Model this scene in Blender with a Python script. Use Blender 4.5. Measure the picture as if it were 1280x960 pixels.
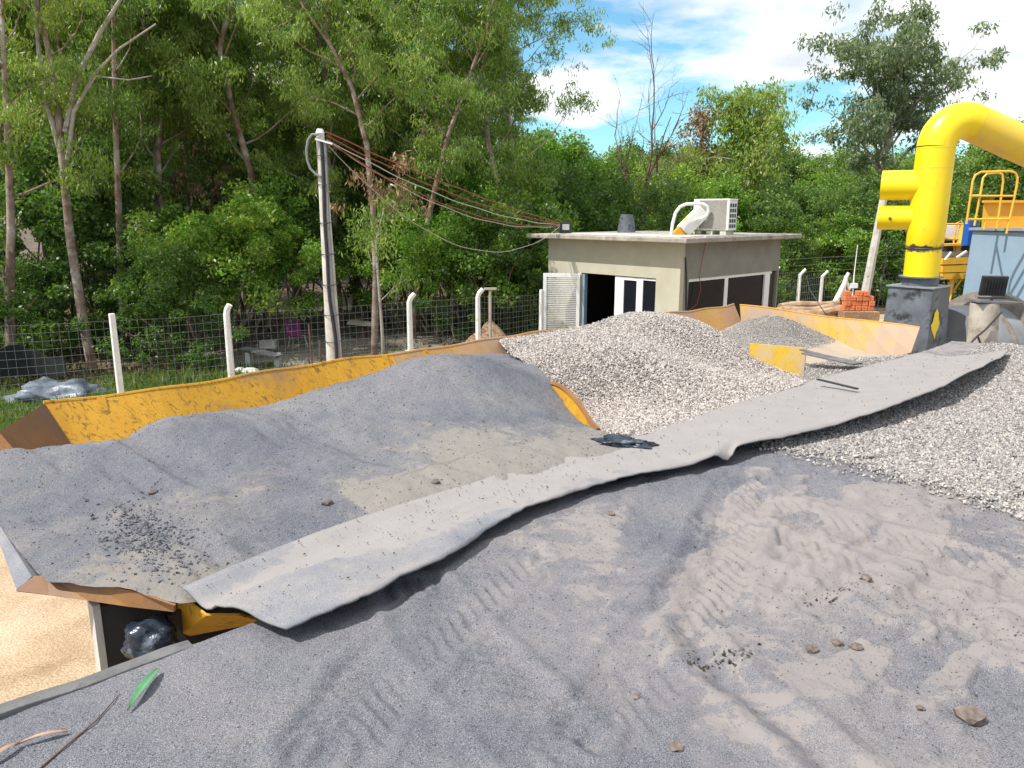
import bpy, bmesh, math, random
import numpy as np
from math import radians, sin, cos, tan, atan, pi, sqrt
from mathutils import Vector, noise as mnoise

for o in list(bpy.data.objects): bpy.data.objects.remove(o)
scene = bpy.context.scene
C = bpy.context.collection
rnd = random.Random(7)
nr = np.random.RandomState(11)

# ---------------------------------------------------------------- camera
F = 950.0; PITCH = atan((480-265)/F); EYE = 1.6
cam_d = bpy.data.cameras.new('camera'); cam = bpy.data.objects.new('camera', cam_d); C.objects.link(cam)
cam.location = (0, 0, EYE); cam.rotation_euler = (pi/2-PITCH, 0, 0)
cam_d.sensor_width = 36; cam_d.lens = F/1280*36; cam_d.clip_start = 0.05; cam_d.clip_end = 2000
scene.camera = cam
# ---------------------------------------------------------------- light
SUN_AZ, SUN_EL = -112.0, 55.0            # compass angle from +Y towards +X, elevation
SUN_STR, SKY_STR, EXPO = 5.0, 0.11, 0.22
sd = Vector((sin(radians(SUN_AZ))*cos(radians(SUN_EL)), cos(radians(SUN_AZ))*cos(radians(SUN_EL)), sin(radians(SUN_EL))))
ld = bpy.data.lights.new('sun', 'SUN'); ld.energy = SUN_STR; ld.angle = radians(0.5); ld.color = (1, .955, .88)
lo = bpy.data.objects.new('sun', ld); C.objects.link(lo); lo.rotation_euler = sd.to_track_quat('Z', 'Y').to_euler(); lo.location = (-20, 0, 30)

w = bpy.data.worlds.new('World'); scene.world = w; w.use_nodes = True
nt = w.node_tree; N = nt.nodes; L = nt.links
for n in list(N): N.remove(n)
def wn(t, **k):
    n = N.new(t)
    for a, b in k.items(): setattr(n, a, b)
    return n
out = wn('ShaderNodeOutputWorld'); bg = wn('ShaderNodeBackground')
sky = wn('ShaderNodeTexSky', sky_type='NISHITA', sun_disc=False, sun_elevation=radians(SUN_EL), sun_rotation=radians(SUN_AZ))
sky.air_density = 1.0; sky.dust_density = 0.6; sky.ozone_density = 1.6
bg.inputs['Strength'].default_value = SKY_STR
tc = wn('ShaderNodeTexCoord'); sep = wn('ShaderNodeSeparateXYZ'); L.new(tc.outputs['Generated'], sep.inputs[0])
addz = wn('ShaderNodeMath', operation='ADD'); L.new(sep.outputs[2], addz.inputs[0]); addz.inputs[1].default_value = 0.16
mz = wn('ShaderNodeMath', operation='MAXIMUM'); L.new(addz.outputs[0], mz.inputs[0]); mz.inputs[1].default_value = 0.05
cmb = wn('ShaderNodeCombineXYZ')
for i in (0, 1):
    dv = wn('ShaderNodeMath', operation='DIVIDE'); L.new(sep.outputs[i], dv.inputs[0]); L.new(mz.outputs[0], dv.inputs[1]); L.new(dv.outputs[0], cmb.inputs[i])
cmb.inputs[2].default_value = 3.7
cn = wn('ShaderNodeTexNoise'); cn.inputs['Scale'].default_value = 0.95; cn.inputs['Detail'].default_value = 9; cn.inputs['Roughness'].default_value = .52; cn.inputs['Distortion'].default_value = .25
L.new(cmb.outputs[0], cn.inputs['Vector'])
cr = wn('ShaderNodeValToRGB'); cr.color_ramp.elements[0].position = .45; cr.color_ramp.elements[1].position = .535
L.new(cn.outputs[0], cr.inputs[0])
cn2 = wn('ShaderNodeTexNoise'); cn2.inputs['Scale'].default_value = 2.4; cn2.inputs['Detail'].default_value = 6
L.new(cmb.outputs[0], cn2.inputs['Vector'])
cc = wn('ShaderNodeValToRGB'); cc.color_ramp.elements[0].position = .3; cc.color_ramp.elements[0].color = (6.6, 7.0, 7.6, 1); cc.color_ramp.elements[1].position = .6; cc.color_ramp.elements[1].color = (10.2, 10.3, 10.4, 1)
L.new(cn2.outputs[0], cc.inputs[0])
sk2 = wn('ShaderNodeMix', data_type='RGBA', blend_type='MULTIPLY'); sk2.inputs[0].default_value = 1; L.new(sky.outputs[0], sk2.inputs[6]); sk2.inputs[7].default_value = (.95, 1.45, 1.5, 1)
mx = wn('ShaderNodeMix', data_type='RGBA'); L.new(cr.outputs[0], mx.inputs[0]); L.new(sk2.outputs[2], mx.inputs[6]); L.new(cc.outputs[0], mx.inputs[7])
L.new(mx.outputs[2], bg.inputs[0]); L.new(bg.outputs[0], out.inputs[0])
scene.view_settings.view_transform = 'Standard'; scene.view_settings.look = 'None'
scene.view_settings.exposure = EXPO; scene.view_settings.gamma = 1
scene.render.engine = 'CYCLES'
scene.cycles.max_bounces = 6; scene.cycles.diffuse_bounces = 3; scene.cycles.transparent_max_bounces = 4

# ---------------------------------------------------------------- survey helpers (camera station at the origin)
E0 = np.array([0, 0, EYE])
def ray(x, y):
    a = (x-640)/F; b = (480-y)/F
    return np.array([a, cos(PITCH)+b*sin(PITCH), -sin(PITCH)+b*cos(PITCH)])
AZ = atan(1070/F*cos(PITCH))
U = np.array([sin(AZ), cos(AZ), 0.]); V = np.array([-cos(AZ), sin(AZ), 0.]); Zv = np.array([0, 0, 1.])
def P(x, y, z): r = ray(x, y); return E0 + r*((z-EYE)/r[2])          # meets the level z
def D(x, y, d): r = ray(x, y); return E0 + r*(d/r[1])                # meets the distance d
def RU(x, y, u): r = ray(x, y); return E0 + r*(u/(r@U))              # meets the wall u = const
def RV(x, y, v): r = ray(x, y); return E0 + r*(v/(r@V))
def W(u, v, z): return U*u + V*v + Zv*z
def uvz(p): return np.array([p@U, p@V, p[2]])
GZ = -2.4                                                              # lower ground

# ---------------------------------------------------------------- materials
def nodes(name):
    m = bpy.data.materials.new(name); m.use_nodes = True
    t = m.node_tree; b = t.nodes['Principled BSDF']
    return m, t, b
def tn(t, ty, ins=None, **k):
    n = t.nodes.new(ty)
    for a, b in k.items(): setattr(n, a, b)
    for a, b in (ins or {}).items():
        if isinstance(b, bpy.types.NodeSocket): t.links.new(b, n.inputs[a])
        else: n.inputs[a].default_value = b
    return n
def c4(c): return (c[0], c[1], c[2], 1)
def noise(t, scale, detail=6, rough=.6, vec=None, dist=0):
    n = tn(t, 'ShaderNodeTexNoise', {'Scale': scale, 'Detail': detail, 'Roughness': rough, 'Distortion': dist})
    if vec is None: vec = tn(t, 'ShaderNodeTexCoord').outputs['Object']
    t.links.new(vec, n.inputs['Vector']); return n.outputs[0]
def ramp(t, fac, stops):
    n = tn(t, 'ShaderNodeValToRGB'); t.links.new(fac, n.inputs[0]); e = n.color_ramp.elements
    while len(e) < len(stops): e.new(.5)
    for i, (p, c) in enumerate(stops):
        e[i].position = p; e[i].color = c4(c) if hasattr(c, '__len__') else (c, c, c, 1)
    return n.outputs[0]
def mixc(t, f, a, b, mode='MIX'):
    n = tn(t, 'ShaderNodeMix', data_type='RGBA', blend_type=mode)
    for i, s in ((0, f), (6, a), (7, b)):
        if isinstance(s, bpy.types.NodeSocket): t.links.new(s, n.inputs[i])
        else: n.inputs[i].default_value = s if i == 0 else c4(s)
    return n.outputs[2]
def bump(t, b, h, strength, dist=.01, prev=None):
    n = tn(t, 'ShaderNodeBump', {'Strength': strength, 'Distance': dist}); t.links.new(h, n.inputs['Height'])
    if prev is not None: t.links.new(prev, n.inputs['Normal'])
    t.links.new(n.outputs[0], b.inputs['Normal']); return n.outputs[0]
def mat(name, c1, c2=None, scale=3, rough=.8, bmp=.2, bscale=60, bdist=.005, metal=0, lo=.35, hi=.65, spec=None, dirt=None, dscale=6, dlo=.55, dhi=.65):
    m, t, b = nodes(name)
    col = None
    if c2: col = ramp(t, noise(t, scale), [(lo, c1), (hi, c2)])
    if dirt: col = mixc(t, ramp(t, noise(t, dscale, 9, .7), [(dlo, 0), (dhi, 1)]), col if col else c1, dirt)
    if col: t.links.new(col, b.inputs['Base Color'])
    else: b.inputs['Base Color'].default_value = c4(c1)
    b.inputs['Roughness'].default_value = rough; b.inputs['Metallic'].default_value = metal
    if spec is not None: b.inputs['Specular IOR Level'].default_value = spec
    if bmp: bump(t, b, noise(t, bscale, 5), bmp, bdist)
    return m
def leafmat(name, stops, trans=.42, rough=.42):
    m, t, b = nodes(name)
    g = tn(t, 'ShaderNodeNewGeometry'); oi = tn(t, 'ShaderNodeObjectInfo')
    n = noise(t, .7, 3)
    a = tn(t, 'ShaderNodeMath', {0: g.outputs['Random Per Island'], 1: .55}, operation='MULTIPLY')
    a2 = tn(t, 'ShaderNodeMath', {0: n, 1: .6}, operation='MULTIPLY'); a3 = tn(t, 'ShaderNodeMath', {0: a.outputs[0], 1: a2.outputs[0]}, operation='ADD')
    a4 = tn(t, 'ShaderNodeMath', {0: oi.outputs['Random'], 1: .25}, operation='MULTIPLY'); a5 = tn(t, 'ShaderNodeMath', {0: a3.outputs[0], 1: a4.outputs[0]}, operation='ADD')
    col = ramp(t, a5.outputs[0], stops)
    t.links.new(col, b.inputs['Base Color']); b.inputs['Roughness'].default_value = rough
    tr = tn(t, 'ShaderNodeBsdfTranslucent'); c2 = mixc(t, 1.0, col, (1.25, 1.5, .55), 'MULTIPLY'); t.links.new(c2, tr.inputs[0])
    ms = tn(t, 'ShaderNodeMixShader', {0: trans}); t.links.new(b.outputs[0], ms.inputs[1]); t.links.new(tr.outputs[0], ms.inputs[2])
    t.links.new(ms.outputs[0], t.nodes['Material Output'].inputs[0]); return m
M = {}
M['euc'] = leafmat('eucalyptus leaves', [(.25, (.075, .135, .035)), (.55, (.15, .24, .055)), (.8, (.26, .35, .08)), (1, (.35, .37, .10))])
M['eucgrey'] = leafmat('grey eucalyptus leaves', [(.3, (.09, .125, .085)), (.6, (.16, .21, .13)), (1, (.27, .30, .17))])
M['bush'] = leafmat('bright broad leaves', [(.25, (.065, .15, .025)), (.55, (.13, .26, .035)), (.85, (.25, .38, .055)), (1, (.36, .38, .08))])
M['dark'] = leafmat('deep green leaves', [(.25, (.04, .085, .025)), (.6, (.08, .15, .035)), (.95, (.15, .23, .05))])
M['hill'] = leafmat('distant leaves', [(.25, (.09, .17, .05)), (.6, (.17, .27, .07)), (.95, (.29, .37, .10))])
M['dry'] = leafmat('dry leaves', [(.25, (.16, .09, .05)), (.6, (.24, .14, .08)), (.95, (.3, .2, .1))], .1)
M['bark'] = mat('peeling bark', (.13, .075, .05), (.34, .25, .2), 3, .9, .6, 18, .02, dirt=(.42, .36, .31), dscale=1.6, dlo=.5, dhi=.6)
M['barkpale'] = mat('pale bark', (.30, .25, .21), (.48, .44, .39), 3, .85, .4, 14, .01, dirt=(.17, .10, .07), dscale=2, dlo=.55, dhi=.65)
M['barkdark'] = mat('dark bark', (.07, .045, .032), (.16, .10, .07), 3, .9, .5, 16, .01)
M['concrete'] = mat('weathered concrete', (.42, .40, .36), (.60, .57, .52), 5, .9, .3, 60, .004, dirt=(.22, .18, .15), dscale=3, dlo=.6, dhi=.7)
M['whitewash'] = mat('whitewashed concrete', (.68, .67, .64), (.80, .79, .76), 9, .85, .25, 60, .003, dirt=(.35, .3, .25), dscale=7, dlo=.62, dhi=.72)
M['slab'] = mat('roof slab', (.28, .25, .21), (.42, .38, .33), 4, .9, .3, 50, .004, dirt=(.16, .13, .10), dscale=3, dlo=.52, dhi=.7)
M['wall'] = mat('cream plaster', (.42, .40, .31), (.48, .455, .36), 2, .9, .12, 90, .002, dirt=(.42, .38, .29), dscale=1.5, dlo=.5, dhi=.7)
M['wallshade'] = mat('shade toned plaster', (.20, .195, .17), (.25, .245, .215), 2, .9, .12, 90, .002)  # darker copy of the cream plaster, shade put into its colour
M['white'] = mat('white painted metal', (.74, .76, .78), (.80, .81, .82), 4, .45, .05, 40)
M['whiteplastic'] = mat('aged white plastic', (.70, .70, .66), (.80, .79, .74), 6, .5, 0)
M['interior'] = mat('room paint darkened for dimness', (.05, .04, .035), None, rough=.9)  # dimness of the room put into the wall and floor colour
M['black'] = mat('black paint', (.015, .016, .018), (.03, .03, .034), 8, .5, .1)
M['charcoal'] = mat('sooty steel', (.075, .085, .10), (.15, .17, .20), 2.6, .5, .2, 25, .004, dirt=(.03, .03, .033), dscale=5, dlo=.52, dhi=.62)
M['drum'] = mat('grey drum steel', (.20, .215, .235), (.27, .285, .30), 3, .5, .1, 30, dirt=(.12, .11, .10), dscale=4, dlo=.58, dhi=.7)
M['tyre'] = mat('rusty steel', (.16, .13, .11), (.26, .23, .20), 8, .7, .3, 40)
M['bluegrey'] = mat('blue grey paint', (.20, .29, .38), (.23, .32, .41), 2, .5, .05, 30)
M['blue'] = mat('blue paint', (.02, .10, .42), None, rough=.5)
M['orange'] = mat('orange paint', (.80, .34, .02), (.85, .40, .03), 3, .5, .05)
M['safety'] = mat('yellow rail paint', (.80, .47, .04), (.72, .40, .04), 9, .5, .05)
M['pipe'] = mat('bright yellow paint', (.86, .62, .006), (.90, .67, .01), 1.5, .32, .05, 20, dirt=(.45, .32, .10), dscale=2.2, dlo=.66, dhi=.8)
M['pipedirty'] = mat('dust coated yellow paint', (.82, .57, .02), (.74, .52, .10), 1.6, .45, .05, 20, dirt=(.45, .36, .25), dscale=1.3, dlo=.56, dhi=.8)
M['brick'] = mat('orange clay brick', (.58, .16, .06), (.68, .24, .10), 20, .9, .2)
M['wood'] = mat('grey timber', (.10, .098, .10), (.17, .165, .165), 5, .9, .6, 60, .006, dirt=(.06, .05, .045), dscale=14, dlo=.55, dhi=.68)
M['logwood'] = mat('split log', (.36, .30, .24), (.50, .44, .37), 5, .9, .6, 16, .01, dirt=(.2, .15, .11), dscale=6)
M['brownlog'] = mat('felled brown logs', (.30, .19, .12), (.48, .33, .22), 5, .9, .5, 14, .01)
M['cable'] = mat('black cable', (.03, .03, .035), None, rough=.6)
M['cablegrey'] = mat('grey corrugated conduit', (.22, .22, .23), None, rough=.6)
M['cablered'] = mat('red brown wire', (.26, .05, .035), None, rough=.6)
M['cablepale'] = mat('pale wire', (.45, .40, .36), None, rough=.6)
M['wire'] = mat('galvanised wire', (.15, .17, .17), None, rough=.6)
M['purple'] = mat('purple fabric', (.16, .03, .11), (.20, .04, .14), 20, .8, .1)
M['alu'] = mat('aluminium', (.6, .6, .62), None, rough=.35, metal=.8)
M['bag'] = mat('black plastic bag', (.012, .018, .03), (.03, .04, .06), 6, .25, .5, 12, .02, dirt=(.12, .15, .19), dscale=6, dlo=.56, dhi=.62)
M['tarp'] = mat('grey blue plastic sheet', (.06, .075, .10), (.20, .23, .28), 3, .4, .5, 8, .03)
M['coil'] = mat('condenser coil', (.24, .22, .20), (.30, .28, .25), 12, .7, .4, 120, .003)
M['net'] = mat('dark shade net', (.006, .009, .009), (.013, .018, .017), 9, .9, .2)
def sooty():
    m, t, b = nodes('yellow paint with burnt seam')
    tcn = tn(t, 'ShaderNodeTexCoord').outputs['Object']; sp = tn(t, 'ShaderNodeSeparateXYZ', {0: tcn})
    d1 = tn(t, 'ShaderNodeMath', {0: sp.outputs[2], 1: .455}, operation='SUBTRACT'); d2 = tn(t, 'ShaderNodeMath', {0: d1.outputs[0]}, operation='ABSOLUTE')
    d3 = tn(t, 'ShaderNodeMath', {0: d2.outputs[0], 1: 3.4}, operation='MULTIPLY'); nz = noise(t, 6, 8, .7, tcn); d4 = tn(t, 'ShaderNodeMath', {0: nz, 1: d3.outputs[0]}, operation='SUBTRACT')
    col = ramp(t, noise(t, 1.5, 5, .6, tcn), [(.35, (.86, .62, .006)), (.65, (.90, .67, .01))])
    col = mixc(t, ramp(t, noise(t, 3.5, 9, .75, tcn, .8), [(.58, 0), (.66, .55)]), col, (.52, .36, .10))
    col = mixc(t, ramp(t, d4.outputs[0], [(.30, 0), (.42, 1)]), col, (.07, .05, .035))
    t.links.new(col, b.inputs['Base Color']); b.inputs['Roughness'].default_value = .36; bump(t, b, noise(t, 5, 4, .6, tcn), .12, .02); return m
M['piperiser'] = sooty()
def glass():
    m, t, b = nodes('window glass')
    b.inputs['Base Color'].default_value = (.012, .014, .02, 1); b.inputs['Roughness'].default_value = .05; b.inputs['Specular IOR Level'].default_value = .08
    tr = tn(t, 'ShaderNodeBsdfTransparent', {0: (.75, .8, .8, 1)}); ms = tn(t, 'ShaderNodeMixShader', {0: .95})
    t.links.new(tr.outputs[0], ms.inputs[1]); t.links.new(b.outputs[0], ms.inputs[2]); t.links.new(ms.outputs[0], t.nodes['Material Output'].inputs[0]); return m
M['glass'] = glass()
M['lens'] = mat('lamp glass', (.55, .56, .56), None, rough=.15, bmp=0)

def binmat(name, base1, base2, dust, dl, dh, scr=.65):
    """yellow bin plate: paint, fine black scratches, rust and dried dust"""
    m, t, b = nodes(name)
    tcn = tn(t, 'ShaderNodeTexCoord').outputs['Object']
    col = ramp(t, noise(t, 2.0, 6), [(.35, base1), (.65, base2)])
    mp = tn(t, 'ShaderNodeMapping', {'Vector': tcn, 'Rotation': (.5, .9, .7), 'Scale': (1, 2.6, .8)})
    s = noise(t, 9, 8, .75, mp.outputs[0], 1.5)
    col = mixc(t, ramp(t, s, [(.555, 0), (.585, scr)]), col, (.09, .045, .02))
    s2 = noise(t, 34, 6, .7, mp.outputs[0], 1.)
    col = mixc(t, ramp(t, s2, [(.575, 0), (.61, scr*.8)]), col, (.10, .05, .03))
    col = mixc(t, ramp(t, noise(t, 1.3, 7, .6), [(dl, 0), (dh, 1)]), col, dust)
    t.links.new(col, b.inputs['Base Color']); b.inputs['Roughness'].default_value = .62
    bump(t, b, noise(t, 12, 5), .25, .006)
    return m
M['binyellow'] = binmat('orange yellow bin plate', (.52, .25, .008), (.60, .31, .012), (.30, .17, .07), .58, .72)
M['bindusty'] = binmat('dust stained bin plate', (.44, .23, .06), (.50, .28, .10), (.38, .24, .16), .40, .6, .3)
M['binend'] = binmat('pale dusty bin end plate', (.50, .29, .03), (.45, .28, .09), (.36, .25, .17), .38, .54, .3)
M['divider'] = binmat('dusty yellow divider', (.62, .39, .02), (.58, .38, .06), (.50, .38, .26), .5, .62, .15)
M['binbrown'] = binmat('rust brown bin plate', (.19, .08, .025), (.28, .13, .03), (.15, .08, .05), .4, .6, .3)  # browner and darker than the other bin plates

def sandmat(name, cols, dust=None, attr=None, grain=260, gs=.5, coarse=40, cs=.5, patch=1.1, gc=1.):
    m, t, b = nodes(name)
    tcn = tn(t, 'ShaderNodeTexCoord').outputs['Object']
    col = ramp(t, noise(t, patch, 8, .62, tcn, .3), [(.32, cols[0]), (.5, cols[1]), (.68, cols[2])])
    g = noise(t, grain, 3, .7, tcn)
    col = mixc(t, 1.0, col, ramp(t, g, [(.33, 1-.7*gc), (.5, 1.0), (.67, 1+.7*gc)]), 'MULTIPLY')
    g2 = noise(t, grain*.5, 5, .8, tcn)
    col = mixc(t, 1.0, col, ramp(t, g2, [(.34, 1-.5*gc), (.5, 1.0), (.66, 1+.35*gc)]), 'MULTIPLY')
    if attr:
        a = tn(t, 'ShaderNodeAttribute', attribute_name=attr)
        nn_ = noise(t, 7, 10, .72, tcn, .6); m1 = tn(t, 'ShaderNodeMath', {0: nn_, 1: 1.3}, operation='MULTIPLY'); m2 = tn(t, 'ShaderNodeMath', {0: a.outputs['Fac'], 1: m1.outputs[0]}, operation='ADD')
        col = mixc(t, ramp(t, m2.outputs[0], [(.70, 0), (1.05, .5), (1.5, 1)]), col, mixc(t, noise(t, 5, 6), dust[0], dust[1]))
    t.links.new(col, b.inputs['Base Color']); b.inputs['Roughness'].default_value = .95; b.inputs['Specular IOR Level'].default_value = .15
    n1 = bump(t, b, noise(t, coarse, 7, .7, tcn), cs, .02)
    bump(t, b, g2, gs, .006, n1)
    return m
M['ramp'] = sandmat('grey stone dust ground', [(.115, .118, .140), (.155, .155, .174), (.20, .191, .197)], [(.215, .196, .20), (.285, .255, .24)], 'dust', cs=.55, coarse=26, gc=1., gs=.35, grain=330)
M['sandheap'] = sandmat('grey crusher sand', [(.105, .110, .134), (.145, .147, .167), (.19, .183, .19)], [(.205, .19, .18), (.26, .235, .21)], 'dust', cs=.7, coarse=22, gs=.4, grain=300)
M['fineheap'] = sandmat('fine grey brown gravel', [(.15, .14, .135), (.21, .195, .18), (.28, .25, .22)], grain=120, gs=1, cs=.9)
M['dustheap'] = sandmat('gravel with a pale dust crust', [(.15, .14, .135), (.21, .195, .18), (.28, .25, .22)], [(.36, .29, .22), (.44, .36, .28)], 'dust', grain=120, gs=.6, cs=.5)
M['sandground'] = sandmat('pale sandy earth', [(.31, .215, .135), (.42, .31, .205), (.50, .39, .27)], gc=.5, grain=60, coarse=4, cs=.6, patch=1.3)
M['soil'] = sandmat('forest soil', [(.075, .055, .04), (.12, .09, .065), (.19, .145, .10)], grain=60, coarse=5, cs=.8, patch=.6)
M['yardsoil'] = sandmat('trodden grey brown soil', [(.13, .11, .095), (.19, .16, .14), (.27, .23, .19)], grain=60, coarse=5, cs=.7, patch=.6)
M['earthheap'] = sandmat('brown earth', [(.24, .15, .10), (.34, .22, .14), (.46, .32, .21)], grain=50, coarse=8, cs=.9)
M['rubber'] = sandmat('dust covered rubber belt', [(.155, .165, .20), (.21, .21, .225), (.28, .26, .25)], [(.24, .225, .228), (.315, .29, .275)], 'dust', grain=320, gs=.12, coarse=9, cs=.35, patch=2.2, gc=.45)
def stonemat(name, stops):
    m, t, b = nodes(name)
    g = tn(t, 'ShaderNodeNewGeometry')
    col = ramp(t, g.outputs['Random Per Island'], stops); t.links.new(col, b.inputs['Base Color']); b.inputs['Roughness'].default_value = .9
    return m
M['pebble'] = stonemat('crushed stone', [(0, (.20, .175, .165)), (.3, (.33, .295, .275)), (.7, (.45, .40, .37)), (1, (.58, .52, .47))])
M['pebblegrey'] = stonemat('grey crushed stone', [(0, (.16, .15, .15)), (.4, (.29, .27, .26)), (.8, (.41, .375, .35)), (1, (.54, .49, .44))])
M['clod'] = stonemat('dark clods', [(0, (.025, .02, .018)), (.5, (.06, .05, .045)), (1, (.12, .10, .09))])
M['grit'] = stonemat('grey grit', [(0, (.04, .04, .05)), (.5, (.11, .11, .13)), (1, (.24, .22, .22))])
M['sandlump'] = stonemat('sand lumps', [(0, (.07, .07, .08)), (.5, (.12, .12, .135)), (1, (.17, .165, .175))])
M['rock'] = mat('brown stone', (.10, .075, .065), (.22, .175, .15), 25, .9, .6, 30, .01)
M['litter'] = leafmat('leaf litter', [(.25, (.06, .042, .025)), (.6, (.11, .08, .045)), (1, (.18, .15, .07))], .1)
M['grass'] = leafmat('ground plants', [(.25, (.05, .10, .02)), (.6, (.10, .17, .04)), (1, (.22, .24, .08))])
M['greenleaf'] = mat('green leaf', (.06, .19, .09), (.10, .25, .12), 30, .5, .1)
M['dryleaf'] = mat('dry brown leaf', (.34, .19, .12), (.46, .30, .20), 30, .6, .1)

# ---------------------------------------------------------------- mesh helpers
WL = {}
def wloc(o): return WL.get(o.name, np.zeros(3))
def tag(o, label=None, cat=None, group=None, kind=None):
    for k, v in (('label', label), ('category', cat), ('group', group), ('kind', kind)):
        if v: o[k] = v
    return o
def thing(name, label, cat, loc, group=None):
    o = bpy.data.objects.new(name, None); C.objects.link(o); o.location = tuple(loc); o.empty_display_size = .2
    WL[o.name] = np.array(loc, float); return tag(o, label, cat, group)
def mesh_np(name, verts, faces, smooth=False):
    me = bpy.data.meshes.new(name); verts = np.asarray(verts, np.float32); faces = np.asarray(faces, np.int32); k = faces.shape[1]
    me.vertices.add(len(verts)); me.vertices.foreach_set('co', verts.ravel())
    me.loops.add(faces.size); me.loops.foreach_set('vertex_index', faces.ravel())
    me.polygons.add(len(faces)); me.polygons.foreach_set('loop_start', np.arange(0, faces.size, k, dtype=np.int32))
    me.update(calc_edges=True)
    me.polygons.foreach_set('use_smooth', np.full(len(faces), smooth)); me.validate(); return me
def link(name, me, m, parent=None, loc=None):
    o = bpy.data.objects.new(name, me); C.objects.link(o)
    if m and not me.materials: me.materials.append(M[m] if isinstance(m, str) else m)
    if parent is not None:
        o.parent = parent; WL[o.name] = wloc(parent)
    if loc is not None:
        o.location = tuple(loc); WL[o.name] = np.array(loc, float)
    return o
class MB:
    def __init__(s): s.v = []; s.f = []
    def add(s, v, f):
        n = len(s.v); s.v += [tuple(map(float, p)) for p in v]; s.f += [tuple(i+n for i in q) for q in f]; return s
    def obox(s, c, ax, ay, az):                                        # centre and three half-axis vectors
        c, ax, ay, az = map(np.array, (c, ax, ay, az))
        vs = [c+i*ax+j*ay+k*az for k in (-1, 1) for j in (-1, 1) for i in (-1, 1)]
        return s.add(vs, [(0, 2, 3, 1), (4, 5, 7, 6), (0, 1, 5, 4), (2, 6, 7, 3), (0, 4, 6, 2), (1, 3, 7, 5)])
    def uvbox(s, u0, u1, v0, v1, z0, z1):
        return s.obox(W((u0+u1)/2, (v0+v1)/2, (z0+z1)/2), U*(u1-u0)/2, V*(v1-v0)/2, Zv*(z1-z0)/2)
    def tube(s, pts, rad, n=8, caps=True):
        pts = [np.array(p, float) for p in pts]; m = len(pts)
        if not hasattr(rad, '__len__'): rad = [rad]*m
        up = None; vs = []
        for i in range(m):
            t = pts[min(i+1, m-1)]-pts[max(i-1, 0)]; t = t/(np.linalg.norm(t)+1e-9)
            if up is None: up = np.array([0, 0, 1.]) if abs(t[2]) < .9 else np.array([1., 0, 0])
            a = np.cross(t, up); a /= np.linalg.norm(a)+1e-9; b = np.cross(a, t); up = b
            for k in range(n):
                q = 2*pi*k/n; vs.append(pts[i]+rad[i]*(cos(q)*a+sin(q)*b))
        fs = [(i*n+k, i*n+(k+1) % n, (i+1)*n+(k+1) % n, (i+1)*n+k) for i in range(m-1) for k in range(n)]
        if caps: fs += [tuple(range(n))[::-1], tuple((m-1)*n+k for k in range(n))]
        return s.add(vs, fs)
    def bar(s, a, b, wd, th, up=Zv):                                   # rectangular bar a->b
        a, b = np.array(a, float), np.array(b, float); t = b-a; l = np.linalg.norm(t); t /= l
        x = np.cross(t, up); x /= np.linalg.norm(x)+1e-9; y = np.cross(x, t)
        return s.obox((a+b)/2, t*l/2, x*wd/2, y*th/2)
    def build(s, name, m, parent=None, loc=None, smooth=False, bevel=0, solid=0):
        o0 = wloc(parent) if parent is not None else (np.array(loc, float) if loc is not None else np.zeros(3))
        me = bpy.data.meshes.new(name); me.from_pydata([tuple(np.array(p)-o0) for p in s.v], [], s.f); me.update()
        if smooth:
            for p in me.polygons: p.use_smooth = True
        o = link(name, me, m, parent, loc if parent is None else None)
        if solid:
            md = o.modifiers.new('s', 'SOLIDIFY'); md.thickness = solid; md.offset = 0
        if bevel:
            md = o.modifiers.new('b', 'BEVEL'); md.width = bevel; md.segments = 2; md.limit_method = 'ANGLE'
        if smooth:
            try:
                me.set_sharp_from_angle(angle=radians(40))
            except Exception: pass
        return o
def fbm(x, y, s, oct=4, seed=0.):
    """value noise on arrays"""
    r = np.random.RandomState(int(seed*7)+3); T = r.rand(64, 64)
    x = np.asarray(x, float)*s+seed*3.1; y = np.asarray(y, float)*s+seed*1.7; res = 0; a = 1; tot = 0
    for _ in range(oct):
        xi = np.floor(x).astype(int); yi = np.floor(y).astype(int); fx = x-xi; fy = y-yi; fx = fx*fx*(3-2*fx); fy = fy*fy*(3-2*fy)
        g = lambda i, j: T[(xi+i) % 64, (yi+j) % 64]
        res = res + a*((g(0, 0)*(1-fx)+g(1, 0)*fx)*(1-fy)+(g(0, 1)*(1-fx)+g(1, 1)*fx)*fy); tot += a; a *= .5; x = x*2.03+5.1; y = y*2.03+1.3
    return res/tot-.5
def gridmesh(name, us, vs, zf, m, attr=None, mask=None, warp=None):
    A, B = np.meshgrid(us, vs, indexing='ij')
    if warp: A, B = warp(A, B)
    Zz = zf(A, B)
    co = A[..., None]*U+B[..., None]*V+Zz[..., None]*Zv
    n, k = A.shape; idx = np.arange(n*k).reshape(n, k)
    f = np.stack([idx[:-1, :-1], idx[1:, :-1], idx[1:, 1:], idx[:-1, 1:]], -1).reshape(-1, 4)
    if mask is not None:
        mk = mask(A, B); ok = (mk[:-1, :-1] & mk[1:, :-1] & mk[1:, 1:] & mk[:-1, 1:]).ravel(); f = f[ok]
    me = mesh_np(name, co.reshape(-1, 3), f, True)
    if attr is not None:
        a = me.attributes.new('dust', 'FLOAT', 'POINT'); a.data.foreach_set('value', np.clip(attr(A, B), 0, 1).astype(np.float32).ravel())
    return link(name, me, m)
OCT_V = np.array([[1, 0, 0], [-1, 0, 0], [0, 1, 0], [0, -1, 0], [0, 0, 1], [0, 0, -1]], float)
OCT_F = np.array([[0, 2, 4], [2, 1, 4], [1, 3, 4], [3, 0, 4], [2, 0, 5], [1, 2, 5], [3, 1, 5], [0, 3, 5]])
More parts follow.
